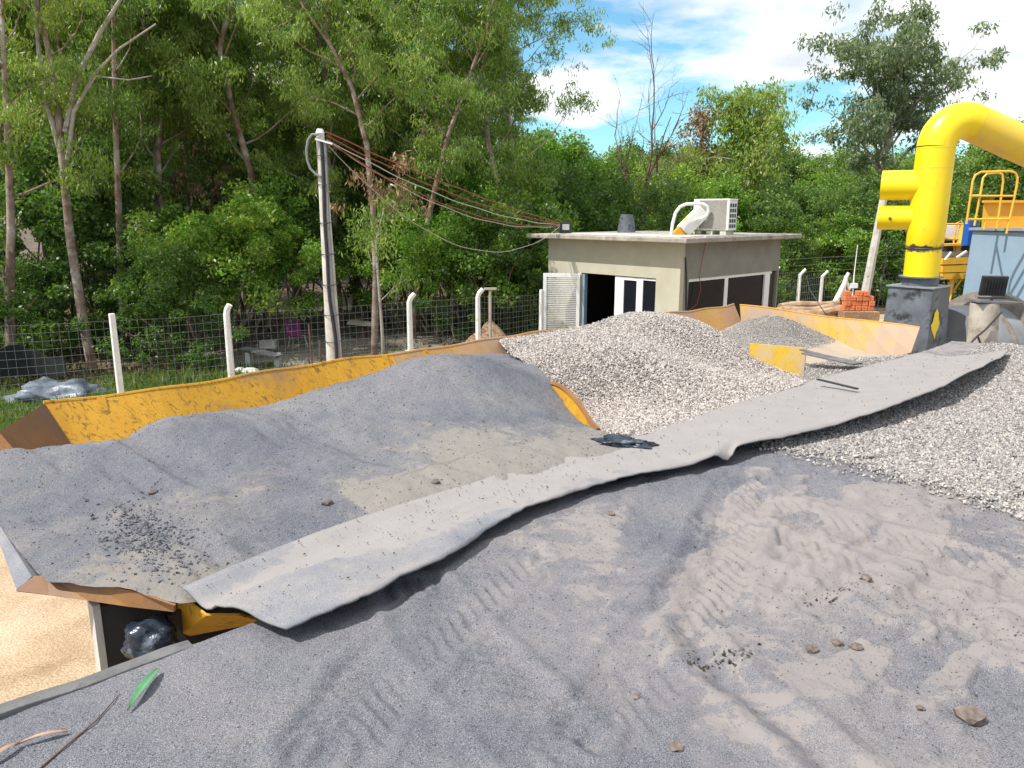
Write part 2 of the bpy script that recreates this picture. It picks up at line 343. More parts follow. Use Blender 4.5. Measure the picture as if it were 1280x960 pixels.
def stones(name, pos, size, m, flat=.65):
    n = len(pos); v = OCT_V[None]*(1+.45*(nr.rand(n, 6, 1)-.5)) + .35*(nr.rand(n, 6, 3)-.5)
    v = v*np.stack([.8+.5*nr.rand(n), .6+.4*nr.rand(n), flat*(.6+.6*nr.rand(n))], -1)[:, None]
    q = nr.randn(n, 4); q[:, 1:3] *= .6; q /= np.linalg.norm(q, axis=1)[:, None]; w_, x, y, z = q.T
    R = np.stack([1-2*(y*y+z*z), 2*(x*y-z*w_), 2*(x*z+y*w_), 2*(x*y+z*w_), 1-2*(x*x+z*z), 2*(y*z-x*w_), 2*(x*z-y*w_), 2*(y*z+x*w_), 1-2*(x*x+y*y)], -1).reshape(n, 3, 3)
    v = np.einsum('nij,nkj->nki', R, v)*size[:, None, None]*.5+pos[:, None]
    f = (OCT_F[None]+np.arange(n)[:, None, None]*6).reshape(-1, 3)
    return link(name, mesh_np(name, v.reshape(-1, 3), f), m)
def seg_dist(u, v, pts):
    """distance to a polyline, arc length along it and signed side"""
    best = np.full(np.shape(u), 1e9); S = np.zeros(np.shape(u)); Tt = np.zeros(np.shape(u)); s0 = 0
    for (a, b) in zip(pts[:-1], pts[1:]):
        a = np.array(a[:2]); b = np.array(b[:2]); d = b-a; l = np.hypot(*d); d = d/l
        s = np.clip((u-a[0])*d[0]+(v-a[1])*d[1], 0, l); du = u-a[0]-s*d[0]; dv = v-a[1]-s*d[1]; r = np.hypot(du, dv)
        k = r < best; best = np.where(k, r, best); S = np.where(k, s0+s, S); Tt = np.where(k, du*-d[1]+dv*d[0], Tt); s0 += l
    return best, S, Tt

# ================================================================ SETTING: GROUND
RAMP_V = 2.72
tracks = [[(420, 930), (470, 850), (640, 700)], [(690, 930), (560, 800), (520, 740)], [(900, 655), (1010, 700), (1150, 760), (1290, 800)],
          [(960, 640), (1090, 670), (1290, 730)], [(760, 900), (860, 770), (900, 690), (930, 600)]]
TR = [[uvz(P(x, y, 0))[:2] for x, y in t] for t in tracks]
groove = [uvz(P(x, y, 0))[:2] for x, y in [(860, 790), (905, 850), (1010, 930), (1060, 975)]]
mud = uvz(P(1080, 690, 0))
def ramp_z(u, v):
    z = .05*fbm(u, v, .5, 3, 1)+.035*fbm(u, v, 1.7, 4, 2)+.016*fbm(u, v, 6, 4, 3)+.008*np.clip(fbm(u, v, 19, 3, 33), 0, 1)*2
    near = np.exp(-((u-mud[0])**2+(v-mud[1])**2*1.3)/1.6)
    z = z + near*.11*np.abs(fbm(u*1.0, v*2.6, 1.7, 3, 4))
    pl_ = fbm(u*1.3+v*.5, v*2.4-u*.4, 1.5, 4, 44); reg = np.clip(1.5-((u-mud[0]-.3)**2+((v-mud[1]+.2)*.9)**2)/2.2, 0, 1)
    z = z + reg*(.018*np.clip((pl_-.03)*40, 0, 1)+.014*np.clip((fbm(u, v*1.8, 3.4, 3, 45)-.08)*40, 0, 1))
    for k, t in enumerate(TR):
        d, s, tt = seg_dist(u, v, t); wd = .17
        inside = np.clip((wd-d)/.03, 0, 1)*np.clip(fbm(u, v, 2.2, 2, 9+k)*5+.75, 0, 1)
        z = z - inside*(.006+.013*(np.sin((s+np.abs(tt)*.9)*85) > .1))
        z = z + .010*np.exp(-((d-wd-.03)/.03)**2)
    d, s, tt = seg_dist(u, v, groove); z = z-.028*np.exp(-(d/.05)**2)+.014*np.exp(-((d-.11)/.04)**2)
    e = np.clip((v-2.45)/.27, 0, 1); z = z - .012*e*e*(u < 1.9)
    z = z + .10*np.clip((u-7.5)/2.5, 0, 1)
    z = z - np.clip((u-10.0)/.5, 0, 1)**1.4*.9
    return z
g1 = uvz(P(830, 668, 0))
def ramp_dust(u, v):
    d = np.clip((u-1.0-.25*v)*.26, 0, .85)+fbm(u, v, .8, 5, 5)*1.2-.12
    d = d - .25*np.clip(v-1.2, 0, 1)
    band = np.exp(-(((u-4.1)-(v+.2)*-.6)/.9)**2)*.5
    pl_ = fbm(u*1.3+v*.5, v*2.4-u*.4, 1.5, 4, 44); reg = np.clip(1.5-((u-mud[0]-.3)**2+((v-mud[1]+.2)*.9)**2)/2.2, 0, 1)
    d = d+reg*(.5*np.clip((pl_-.03)*30, 0, 1)-.25)
    dk = np.exp(-(((u-g1[0])*.8+(v-g1[1])*.5)**2/.25+(-(u-g1[0])*.5+(v-g1[1])*.8)**2/.02))
    r = np.clip(d+band-dk*1.5, 0, 1)
    return r*(.75+.5*fbm(u*1, v*2, 3., 4, 6))
def spaced(a, b, c, d, step, far):
    return np.unique(np.concatenate([np.linspace(a, b, far), np.arange(b, c, step), np.linspace(c, d, far)]))
us = spaced(-14, -.6, 5.0, 10.6, .014, 14); us = np.unique(np.concatenate([us, np.arange(5.0, 10.6, .03)]))
vs = spaced(-16, -3.2, RAMP_V, RAMP_V+.001, .014, 14)
def rwarp(u, v):
    k = np.clip((v-2.0)/.72, 0, 1)**2; return u, v+k*(.03+.37*np.clip((u-1.15)/.45, 0, 1)+.05*fbm(u, v*0, 3, 3, 9))
ramp_o = gridmesh('ramp_ground', us, vs, ramp_z, 'ramp', ramp_dust, None, rwarp); tag(ramp_o, kind='structure')
sk = MB(); sk.uvbox(-14, 10.5, RAMP_V-.35, RAMP_V-.02, GZ-.1, -.12); sk.uvbox(10.15, 10.45, -16, RAMP_V-.35, GZ-.1, -.75)
tag(sk.build('retaining_wall', 'concrete', None, W(5, RAMP_V, GZ)), 'rough concrete retaining wall holding up the dusty ramp beside the bins', 'retaining wall')

g = MB(); g.add([(-600, -200, GZ), (600, -200, GZ), (600, 900, GZ), (-600, 900, GZ)], [(0, 1, 2, 3)])
tag(g.build('ground', 'sandground'), kind='structure')
# forest floor: starts behind the fence
def ff_z(x, y): return GZ+.02+.25*np.clip(fbm(x, y, .25, 4, 8)+.15, 0, 1)
fx = np.unique(np.r_[np.linspace(-300, -45, 20), np.linspace(-45, 60, 150), np.linspace(60, 400, 20)]); fy = np.unique(np.r_[np.linspace(9, 95, 130), np.linspace(95, 600, 20)])
A, B = np.meshgrid(fx, fy, indexing='ij')
def fence_line(x):                                                    # y of the fence at x
    return 15.0+(x+5)*.42
edge = np.where(A < 3.5, fence_line(A)-.3+.5*fbm(A, B, .8, 3, 4), np.where(A < 14, 32, 30)+2*fbm(A, B, .4, 3, 2))
Zg = np.where(B > edge, ff_z(A, B), GZ-.3)
idx = np.arange(A.size).reshape(A.shape); f = np.stack([idx[:-1, :-1], idx[1:, :-1], idx[1:, 1:], idx[:-1, 1:]], -1).reshape(-1, 4)
tag(link('forest_floor', mesh_np('forest_floor', np.stack([A, B, Zg], -1).reshape(-1, 3), f, True), 'soil'), kind='structure')
# trodden yard behind the pole
yc = P(410, 436, GZ); 
q = MB(); ring = [yc+np.array([cos(a)*(5.5+1.0*sin(3*a)), sin(a)*(4.2+.6*cos(2*a)), .16]) for a in np.linspace(0, 2*pi, 40, endpoint=False)]
q.add([yc+np.array([0, 0, .27])]+ring, [(0, i+1, (i+1) % 40+1) for i in range(40)])
tag(q.build('yard', 'yardsoil', smooth=True), kind='structure')

# ================================================================ AGGREGATE BINS
RB = 0.15                                                             # rear rim height
VB = 6.67; U1 = 10.9
A0 = uvz(P(55, 505, RB)); VB = A0[1]
BE = uvz(P(925, 381, RB)); EE = uvz(P(1150, 410, RB)); EL = uvz(P(1139, 441, -.12))
D1a = uvz(P(690, 480, .10)); D1b = uvz(P(748, 538, .02))
D2a = uvz(P(945, 428, .10)); D2b = uvz(P(1008, 435, .12)); D2c = uvz(RV(1001, 474, D2b[1]))
bins = thing('aggregate_bins', 'long yellow steel feed bins beside the ramp, filled with sand and stone', 'feed bin', W(6, 5, GZ))
def panel(name, pts, m, solid=.012, parent=bins):
    """pts: rows of world points -> quad strip"""
    b = MB(); n = len(pts[0]); b.add([p for r in pts for p in r], [(r*n+i, r*n+i+1, (r+1)*n+i+1, (r+1)*n+i) for r in range(len(pts)-1) for i in range(n-1)])
    return b.build(name, m, parent, solid=solid)
cuts = [A0[0], D1a[0]-.35, D2a[0]-.1, BE[0]]
for i, mm in enumerate(('binyellow', 'bindusty', 'bindusty')):
    a, b = cuts[i], cuts[i+1]; k = 24; uu = np.linspace(a, b-.004, k)
    top = [W(u, VB+.02*math.sin(u*1.7)+.012*math.sin(u*5.1), RB+.012*math.sin(u*2.3)+.008*math.sin(u*7)) for u in uu]
    mid = [W(u, VB-.22+.02*math.sin(u*2.9), RB-.35) for u in uu]
    low = [W(u, VB-.75, RB-1.1) for u in uu]
    pn = panel('back_panel', [top, mid, low], mm)
    if i == 0: pn['label'] = 'orange yellow rear plate covered in black scratches'
    rb = MB(); rb.tube([p+np.array([0, 0, -.004]) for p in top], .016, 6); rb.build('rim', mm, pn, smooth=True)
    ou = MB()
    for u in np.arange(a+.4, b-.1, .9): ou.bar(W(u, VB+.02, RB-.03), W(u, VB-.6, RB-1.0), .06, .06)
    ou.build('rib', 'binyellow', pn)
# left end: flared wing plates
wing = [A0, uvz(P(-2, 541, .13)), uvz(P(-40, 590, .07)), uvz(P(-8, 650, .02)), uvz(P(40, 723, 0))]
wt = [W(*p) for p in wing]
wl = [W(p[0]+(.35 if i < 3 else .15), p[1]-(.3 if i < 2 else 0), p[2]-(.7 if i < 2 else .12)) for i, p in enumerate(wing)]
panel('end_plate', [wt[:3], wl[:3]], 'binbrown')['label'] = 'dark brown plate at the left end'
panel('end_plate', [wt[2:4], wl[2:4]], 'binyellow')
panel('end_flare', [[P(-10, 652, .02), P(22, 738, -.05)], [P(-2, 655, .02), P(40, 722, 0)], [P(30, 665, -.12), P(80, 735, -.12)]], 'rubber')
# front lip with its brown outer face
lt = [P(40, 721, .0), P(60, 719, .0), P(110, 727, .0), P(167, 738, .0), P(219, 756, -.0)]
lb = [P(21, 739, -.05), P(62, 744, -.06), P(112, 751, -.07), P(163, 758, -.07), P(219, 764, -.05)]
panel('front_lip', [lt, lb], 'binbrown')
fr = [W(u, 3.12 if u < 1.2 else 3.30, -.02) for u in np.linspace(.92, 10.1, 20)]
fl = [W(u, 3.45+.3, -1.1) for u in np.linspace(.92, 10.1, 20)]
panel('front_plate', [[p-Zv*.10+V*.12 for p in fr], fl], 'black')  # bin plate coloured black to stand in for the shaded gap under the belt
# right end plate (faces the camera side), leaning outwards
kk = 12
et = [W(*(BE+(EE-BE)*t))+Zv*.012*math.sin(t*9) for t in np.linspace(0, 1, kk)]
el = [W(BE[0]-.35, BE[1]-.4, -.95)+(W(*EL)-W(BE[0]-.35, BE[1]-.4, -.95))*t + np.array([0, 0, -.3*t*(1-t)]) for t in np.linspace(0, 1, kk)]
ep = panel('end_plate', [et, [(a*.5+b*.5) for a, b in zip(et, el)], el], 'binend'); ep['label'] = 'pale dusty plate with a yellow painted top at the right end'
rb = MB(); rb.tube(et, .014, 6); rb.build('rim', 'binyellow', ep, smooth=True)
# dividers
dz = np.linspace(0, 1, 14)
dt = [W(*(D1a+(D1b-D1a)*t))+Zv*(.07*math.sin(pi*min(1, t*1.15))**.8) for t in dz]
db = [p-Zv*.8-U*.12 for p in dt]
dp = panel('divider_plate', [dt, db], 'binyellow', .02); dp['label'] = 'buckled scratched divider showing through the gap between sand and stone'
rr = MB(); rr.tube(dt, .022, 6); rr.build('rim', 'binbrown', dp, smooth=True)
dq0 = uvz(P(938, 429, .09)); dt2 = [W(*(dq0+(D2b-dq0)*t)) for t in (0, .33, .66, 1)]
db2 = [p-Zv*.5 for p in dt2]; db2[3] = dt2[3]+np.array([0, 0, D2c[2]-D2b[2]-.1])
panel('divider_plate', [dt2, db2], 'divider', .02)['label'] = 'short yellow divider plate beside the smallest heap'
# plate hanging below the belt end
hp = MB(); a = P(221, 729, .02); b = P(240, 797, -.33); c_ = P(330, 768, -.1); d_ = P(262, 752, .0); e_ = P(285, 800, -.45)
hp.add([P(223, 741, -.03), P(221, 797, -.33), P(268, 782, -.30), P(330, 776, -.16), P(300, 768, -.07), P(258, 768, -.06)], [(0, 1, 2, 3, 4, 5)])
hp.build('bracket_plate', 'binyellow', bins, solid=.01)
# black sheet standing in for the dark void under the bins, edged by a leg
sw = MB(); s0 = uvz(P(112, 760, -.15)); s0p = W(s0[0], s0[1], 0)
sw.uvbox(s0[0]+.03, 9.8, s0[1]-.05, s0[1]+.02, GZ, -.14); sw.build('void_sheet', 'black', bins)
ed = MB(); ed.uvbox(s0[0], s0[0]+.03, s0[1]-.06, s0[1]+.03, GZ, -.12); ed.build('leg', 'concrete', bins)
for u in (3.6, 6.6, 9.7):
    ed = MB(); ed.uvbox(u, u+.14, 4.9, 5.04, GZ, -1.0); ed.build('leg', 'binyellow', bins)

# ---- heaps: thin-plate surfaces through surveyed points
def tps(pts):
    p = np.array(pts, float); n = len(p); d = np.hypot(p[:, None, 0]-p[None, :, 0], p[:, None, 1]-p[None, :, 1])
    K = np.where(d > 0, d*d*np.log(d+1e-9), 0)+np.eye(n)*.02; Q = np.c_[np.ones(n), p[:, :2]]
    Am = np.block([[K, Q], [Q.T, np.zeros((3, 3))]]); s = np.linalg.solve(Am, np.r_[p[:, 2], 0, 0, 0])
    def f(u, v):
        r = s[n]+s[n+1]*u+s[n+2]*v
        for i in range(n):
            dd = np.hypot(u-p[i, 0], v-p[i, 1]); r = r+s[i]*dd*dd*np.log(dd+1e-9)
        return r
    return f
def pv(x, y, v): return tuple(uvz(RV(x, y, v)))
def pz(x, y, z): return tuple(uvz(P(x, y, z)))
h1pts = [pv(62, 570, 6.0), pv(150, 556, 5.8), pv(200, 524, 5.6), pv(340, 510, 5.35), pv(425, 487, 5.2), pv(500, 457, 5.2), pv(545, 444, 5.2),
         pv(600, 447, 5.1), pv(640, 460, 4.9), pv(690, 484, 4.6), pv(730, 522, 4.0), pz(752, 548, .05), (1.5, VB, -.35), (2.5, VB, -.2), (3.5, VB, -.1), (4.6, VB, .0), (2.2, 6.2, -.12), (3.2, 6.1, -.02), (4.2, 6.0, .05),
         pz(225, 752, -.01), pz(110, 722, .005), pz(45, 712, .0), pz(0, 655, .0), pz(-30, 600, .05), pz(350, 684, .0), pz(480, 628, .06), pz(620, 584, .09), pz(700, 566, .08), (1.5, 3.0, -.05), (2.3, 3.0, .0), (3.2, 3.0, .02), (4.1, 3.0, .02),
         pv(10, 566, 5.5), pv(130, 600, 4.85), pv(250, 560, 4.85), pv(400, 525, 4.85), pv(520, 480, 4.85), pv(60, 660, 4.25), pv(200, 640, 4.1), pv(380, 600, 4.05), pv(560, 530, 4.2)]
H1 = tps(h1pts)
for p_ in h1pts: print('h1', np.round(p_, 2))
def h1z(u, v):
    z = H1(u, v)
    z = z+.045*fbm(u, v, 1.1, 3, 12)+.03*fbm(u, v, 3.5, 4, 13)+.010*fbm(u, v, 12, 3, 14)
    z = z+.018*(.25-np.abs(fbm(u*1.6, v, 2.6, 4, 17)))*2+.012*fbm(u, v, 9, 3, 18)
    # slumped gullies on the left flank
    z = z-.05*np.clip(fbm(u*2.4+v*.4, v*.6, 1.9, 4, 15)*3, 0, 1)*np.clip((3.6-u)/1.5, 0, 1)
    z = np.where(v > VB-.6, np.minimum(z, RB-.06), z)
    return z
BK1 = uvz(P(640, 426, RB))[0]; print('BK1', BK1, D1a, D1b)
def h1lim(v):
    ul = np.interp(v, [3.0, 3.09, 3.3, 3.66, 4.5, 5.4, VB], [1.3, .93, .82, .56, .50, .30, A0[0]-.1])
    ur = np.interp(v, [D1b[1], D1a[1], VB], [D1b[0]+.01, D1a[0]+.02, BK1+.25])+.0
    ur = np.where(v < D1b[1], D1b[0]+.30, ur); return ul, ur
def h1mask(u, v):
    ul, ur = h1lim(v); return (u > ul) & (u < ur) & (v < VB+.03)
def h1dust(u, v): return np.clip(fbm(u, v, 1.3, 5, 21)*2.2*.6+.05+.3*np.exp(-((v-3.3)/.5)**2)*(u > 2), 0, .6)
def h1warp(s, v): ul, ur = h1lim(v); return ul+(ur-ul)*s, v
hp1 = gridmesh('sand_heap', np.linspace(0, 1, 230), np.arange(3.0, VB+.03, .018), h1z, 'sandheap', h1dust, None, h1warp)
tag(hp1, 'largest heap, of fine grey crusher sand, filling the left bin', 'sand heap')
h2pts = [pv(628, 446, VB-.8), pv(700, 425, VB-.8), pv(760, 410, VB-.8), pv(800, 401, 5.7), pv(832, 398, 5.5), pv(880, 406, 5.5), pv(905, 424, 5.5), pv(950, 431, 5.2), pv(985, 455, 4.4), pz(1000, 478, .04),
         pz(940, 500, .03), pz(850, 527, .03), pz(780, 543, .02), pz(750, 520, -.14), pz(742, 495, -.14), pz(700, 478, -.05), pv(640, 447, 6.0), pv(830, 460, 4.4), pv(760, 450, 4.9), pv(900, 462, 4.5)]
H2 = tps(h2pts)
def h2z(u, v):
    z = H2(u, v)+.03*fbm(u, v, 1.6, 3, 32)
    return np.where(v > VB-.5, np.minimum(z, RB-.02), z)
def h2mask(u, v):
    ul = np.interp(v, [3.3, D1b[1], D1a[1], VB], [D1b[0]+.02, D1b[0]+.02, D1a[0]+.03, BK1])
    ur = np.interp(v, [3.1, 3.47, D2b[1], VB], [6.4, 7.05, D2b[0]-.01, D2a[0]+.3])
    return (u > ul) & (u < ur) & (v < VB) & (v > 3.22)
hp2 = gridmesh('stone_heap', np.arange(3.4, 9.5, .03), np.arange(3.2, VB, .03), h2z, 'fineheap', None, h2mask)
tag(hp2, 'heap of pale crushed stone in the middle bin', 'stone heap')
n = 64000; su = nr.uniform(3.4, 9.5, n*3); sv = nr.uniform(3.2, VB, n*3); ok = h2mask(su, sv); su = su[ok][:n]; sv = sv[ok][:n]
sz = h2z(su, sv)
st = stones('crushed_stone', su[:, None]*U+sv[:, None]*V+(sz+.004+.012*nr.rand(len(su)))[:, None]*Zv, .015+.020*nr.rand(len(su)), 'pebble')
st.parent = hp2; st['kind'] = 'stuff'
h3pts = [pv(925, 410, 5.9), pv(945, 398, 5.7), pv(968, 396, 5.5), pv(1000, 411, 5.2), pv(1065, 421, 4.6), pv(1100, 430, 4.2), pv(1125, 440, 3.9), pz(1010, 470, -.05), pz(1060, 462, .02), pz(1150, 442, .06), pv(1012, 445, 4.4), pv(1040, 436, 4.6)]
H3 = tps(h3pts)
def h3z(u, v): return H3(u, v)+.04*fbm(u, v, 2, 4, 41)-.25*np.clip(v-(VB-.6), 0, 1)
def h3mask(u, v):
    ul = np.interp(v, [3.1, 3.47, D2b[1], VB], [6.3, 6.96, D2b[0]+.0, D2a[0]])
    t = (v-3.4)/(VB-3.4)
    return (u > ul) & (u < EL[0]+.45+t*(BE[0]-EL[0]-.75)) & (v > 3.1) & (v < VB-.1)
def h3dust(u, v): return np.clip(1.1*np.exp(-((v-4.3)/.42)**4)*np.clip((u-8.0)/.2, 0, 1)+.5*fbm(u, v, 2, 3, 47), 0, 1)
hp3 = gridmesh('gravel_heap', np.arange(6.2, 11, .03), np.arange(3.1, VB, .03), h3z, 'dustheap', h3dust, h3mask)
tag(hp3, 'smallest heap, of fine brown grey gravel, in the right bin', 'gravel heap')
n = 12000; su = nr.uniform(6.2, 11, n*3); sv = nr.uniform(3.1, VB, n*3); ok = h3mask(su, sv) & (h3dust(su, sv) < .45); su = su[ok][:n]; sv = sv[ok][:n]
st = stones('fine_gravel', su[:, None]*U+sv[:, None]*V+(h3z(su, sv)+.004)[:, None]*Zv, .012+.014*nr.rand(len(su)), 'pebblegrey'); st.parent = hp3; st['kind'] = 'stuff'
bd = MB(); bd.bar(P(1008, 441, .1), P(1072, 455, .09), .16, .015); bd.bar(P(1002, 437, .12), P(1035, 446, .1), .07, .012)
tag(bd.build('board', 'wood', None, P(1040, 448, .09)), 'thin weathered board lying on the gravel in the right bin', 'board')
bd = MB(); bd.bar(P(1022, 474, .13), P(1072, 486, .13), .03, .012)
tag(bd.build('steel_strip', 'black', None, P(1045, 480, .12)), 'thin dark metal strip lying on the far part of the rubber sheet', 'metal strip')

# ---- rubber belt sheet along the front of the bins
bk = [(228, 733, .05), (330, 690, .06), (420, 656, .07), (480, 636, .08), (560, 612, .07), (640, 588, .07), (710, 570, .06), (770, 551, .05), (830, 532, .05), (900, 510, .06), (960, 492, .06), (1010, 476, .06), (1060, 463, .07), (1110, 450, .08), (1155, 439, .10), (1185, 444, .08), (1215, 443, .10), (1262, 436, .16)]
ft = [(358, 786, .07), (430, 752, .11), (500, 721, .10), (560, 688, .10), (610, 656, .10), (660, 632, .10), (700, 617, .11), (750, 601, .10), (800, 590, .10), (850, 581, .10), (890, 566, .12), (935, 553, .12), (980, 543, .12), (1040, 529, .13), (1100, 512, .15), (1150, 492, .18), (1195, 472, .22), (1250, 447, .20)]
nb = 160; mcs = 22; ts = np.linspace(0, len(bk)-1, nb)
def ip(arr, ts):
    w_ = np.array([P(*p) for p in arr]); k = np.arange(len(arr)); return np.stack([np.interp(ts, k, w_[:, i]) for i in range(3)], -1)
Bk = ip(bk, ts); Ft = ip(ft, ts)
def sm(a):
    b = a.copy()
    for _ in range(4): b[1:-1] = (b[:-2]+b[1:-1]*2+b[2:])/4
    return b
Bk = sm(Bk); Ft = sm(Ft)
s_ = np.linspace(0, 1, mcs); Gm = Bk[:, None]*(1-s_)[None, :, None]+Ft[:, None]*s_[None, :, None]
ua = Gm@U; va = Gm@V
Gm[..., 2] += -.016*np.sin(pi*s_)[None]+.006*np.exp(-((s_-.8)/.12)**2)[None]*np.sin(ts*1.3)[:, None]**2 + .03*fbm(ua*1.2, va*2, 1.6, 3, 51)*np.sin(pi*s_)[None]+.010*fbm(ua, va, 6, 3, 52) + np.exp(-ts/3.)[:, None]*(-.045*np.exp(-((s_-.22)/.13)**2)+.028*np.exp(-((s_-.60)/.16)**2))[None]+.012*np.exp(-((s_-.34+.05*np.sin(ts*.9)[:, None])/.035)**2)*np.exp(-ts/5)[:, None]
Gm[..., 2] -= .018*np.clip(s_-.93, 0, 1)[None]/.07*(.5+.5*np.sin(ts*2.1+.6)[:, None])*(ts[:, None] > 1.5)
# short folded-under notch in the middle
nf = np.exp(-((ts-10.35)/.17)**2)[:, None]*np.clip((s_-.86)/.14, 0, 1)[None]
Gm[..., 2] -= nf*.06; Gm -= (nf*.03)[..., None]*V
Gm -= ((.035*fbm(ts*1.7, ts*0, 1.0, 3, 55)+.022*fbm(ts*9, ts*0, 1., 3, 56))[:, None]*s_[None]**3)[..., None]*V
idx = np.arange(nb*mcs).reshape(nb, mcs); f = np.stack([idx[:-1, :-1], idx[1:, :-1], idx[1:, 1:], idx[:-1, 1:]], -1).reshape(-1, 4)
cen = W(5.5, 2.9, .1)
me = mesh_np('rubber_sheet', Gm.reshape(-1, 3)-cen, f, True)
at_ = me.attributes.new('dust', 'FLOAT', 'POINT')
dd = np.clip(.06+.085*ts[:, None]+fbm(ua, va, 1.6, 4, 53)*1.1-.35*np.exp(-((s_[None]-.88)/.10)**2)*np.exp(-ts/6)[:, None]+.35*np.exp(-((s_[None]-.25)/.12)**2), 0, 1); at_.data.foreach_set('value', dd.astype(np.float32).ravel())
rs = link('rubber_sheet', me, 'rubber', None, cen); md = rs.modifiers.new('s', 'SOLIDIFY'); md.thickness = .010; md.offset = 1
tag(rs, 'long wavy strip of dusty rubber belt bridging the gap between bins and ramp', 'rubber sheet')

gi = nr.randint(2, nb-2, 1500); gj = (nr.rand(1500)**1.4*(mcs-3)).astype(int)+1
bs = stones('belt_grit', Gm[gi, gj]+nr.randn(1500, 3)*np.array([.012, .012, .0])+Zv*.011, .003+.012*nr.rand(1500)**4, 'sandlump'); bs.data.transform(__import__('mathutils').Matrix.Translation(Vector(-cen))); bs.parent = rs; bs['kind'] = 'stuff'
# ---- crushed stone spread on the right of the ramp
poly = np.array([uvz(P(x, y, 0))[:2] for x, y in [(925, 560), (1120, 505), (1250, 452), (1300, 440), (1420, 470), (1500, 700), (1280, 645), (1180, 612), (1080, 590), (1000, 572)]])
def inpoly(x, y, pl):
    r = np.zeros(x.shape, bool); j = len(pl)-1
    for i in range(len(pl)):
        c = ((pl[i, 1] > y) != (pl[j, 1] > y)) & (x < (pl[j, 0]-pl[i, 0])*(y-pl[i, 1])/(pl[j, 1]-pl[i, 1]+1e-12)+pl[i, 0]); r ^= c; j = i
    return r
print('poly', poly.round(1))
lo_, hi_ = poly.min(0), poly.max(0); n = 360000
su = nr.uniform(lo_[0], min(hi_[0], 10.3), n); sv = nr.uniform(lo_[1], 2.75, n); jit = .5*fbm(su, sv, 1.2, 4, 61)
jg = nr.randn(n)*.28; ok = inpoly(su+jit*1.1+jg*.4, sv+jit*1.1+jg, poly); su, sv = su[ok][:120000], sv[ok][:120000]
st = stones('crushed_stone', su[:, None]*U+sv[:, None]*V+(ramp_z(su, sv)+.004+.012*nr.rand(len(su)))[:, None]*Zv, .012+.020*nr.rand(len(su))**1.5, 'pebblegrey')
tag(st, 'pale crushed stone spread thickly over the right side of the ramp', 'crushed stone', kind='stuff')
print('stones', len(su))
# loose stones beyond its edge, grit and clods
n = 90000; su = nr.uniform(-.3, 6, n); sv = nr.uniform(-2.8, 2.7, n); k = fbm(su, sv, .9, 3, 66) > -.16+.3*nr.rand(n); su, sv = su[k], sv[k]
st = stones('grit', su[:, None]*U+sv[:, None]*V+(ramp_z(su, sv)+.001)[:, None]*Zv, (.003+.007*nr.rand(len(su))**5)*(.8+.12*su), 'grit'); tag(st, 'loose grit scattered over the grey ramp surface', 'grit', kind='stuff')
n = 9000; su = nr.uniform(.5, 4.8, n); sv = nr.uniform(3.1, VB, n); k = h1mask(su, sv); su, sv = su[k], sv[k]
cx, cy = uvz(P(180, 640, .15))[:2]
su2 = cx+nr.randn(900)*.10; sv2 = cy+nr.randn(900)*.24; k = h1mask(su2, sv2); su2, sv2 = su2[k], sv2[k]
su = np.r_[su, su2]; sv = np.r_[sv, sv2]; sz_ = np.r_[.003+.014*nr.rand(len(su)-len(su2))**5, .006+.024*nr.rand(len(su2))**2]
st = stones('sand_lumps', su[:, None]*U+sv[:, None]*V+(h1z(su, sv)+.002)[:, None]*Zv, sz_, 'sandlump'); st.parent = hp1; st['kind'] = 'stuff'

def rock(x, y, size, label, surf='ramp', m='rock', flat=.6):
    p = P(x, y, 0)
    u_, v_ = uvz(p)[:2]; z = float(ramp_z(np.array([u_]), np.array([v_]))[0])
    if surf == 'heap':
        for _ in range(30): z = float(h1z(np.array([u_]), np.array([v_]))[0]); p = P(x, y, z); u_, v_ = uvz(p)[:2]
    if surf == 'belt': z = .06; p = P(x, y, z); 
    bm = bmesh.new(); bmesh.ops.create_icosphere(bm, subdivisions=2, radius=.5)
    sd_ = rnd.random()*50
    for v in bm.verts:
        k = 1+.5*mnoise.noise(v.co*2.2+Vector((sd_, 0, 0)))+.2*mnoise.noise(v.co*6+Vector((0, sd_, 0))); v.co = v.co*k; v.co.z *= flat
        v.co = v.co*size
    me = bpy.data.meshes.new('stone'); bm.to_mesh(me); bm.free()
    o = link('stone', me, m, None, (p[0], p[1], z+size*flat*.25)); o.rotation_euler = (0, 0, rnd.random()*6)
    tag(o, label, 'stone', 'loose stones on the dusty surfaces'); return o
rock(1212, 901, .09, 'largest loose brown stone, near the right foreground of the ramp')
rock(1014, 814, .05, 'loose stone left of a pair of smaller ones in mid ramp')
rock(1046, 805, .04, 'small stone between two others in mid ramp')
rock(1068, 816, .045, 'small stone at the right end of a row of three in mid ramp')
rock(1150, 892, .028, 'tiny stone just left of the largest loose stone')
rock(764, 648, .042, 'pinkish stone alone on the ramp below the belt edge')
rock(1082, 732, .045, 'dark stone among churned pale mud on the ramp')
rock(845, 939, .045, 'flat brown chip near the bottom edge of the ramp', flat=.25)
rock(795, 870, .03, 'small reddish chip left of the dark clods', flat=.4)
rock(545, 604, .05, 'dark lump on the front slope of the sand heap', 'heap', 'clod')
rock(409, 630, .06, 'dark lump low on the sand heap above the belt', 'heap', 'clod')
rock(192, 616, .05, 'dark lump high on the left flank of the sand heap', 'heap', 'clod')
rock(442, 742, .04, 'dark chip beneath the near part of the belt edge', m='clod')
rock(628, 632, .03, 'small dark lump resting on the rubber sheet', 'belt', 'clod')
cl = uvz(P(893, 826, 0)); su = cl[0]+nr.randn(70)*.06; sv = cl[1]+nr.randn(70)*.04-(su-cl[0])*.5
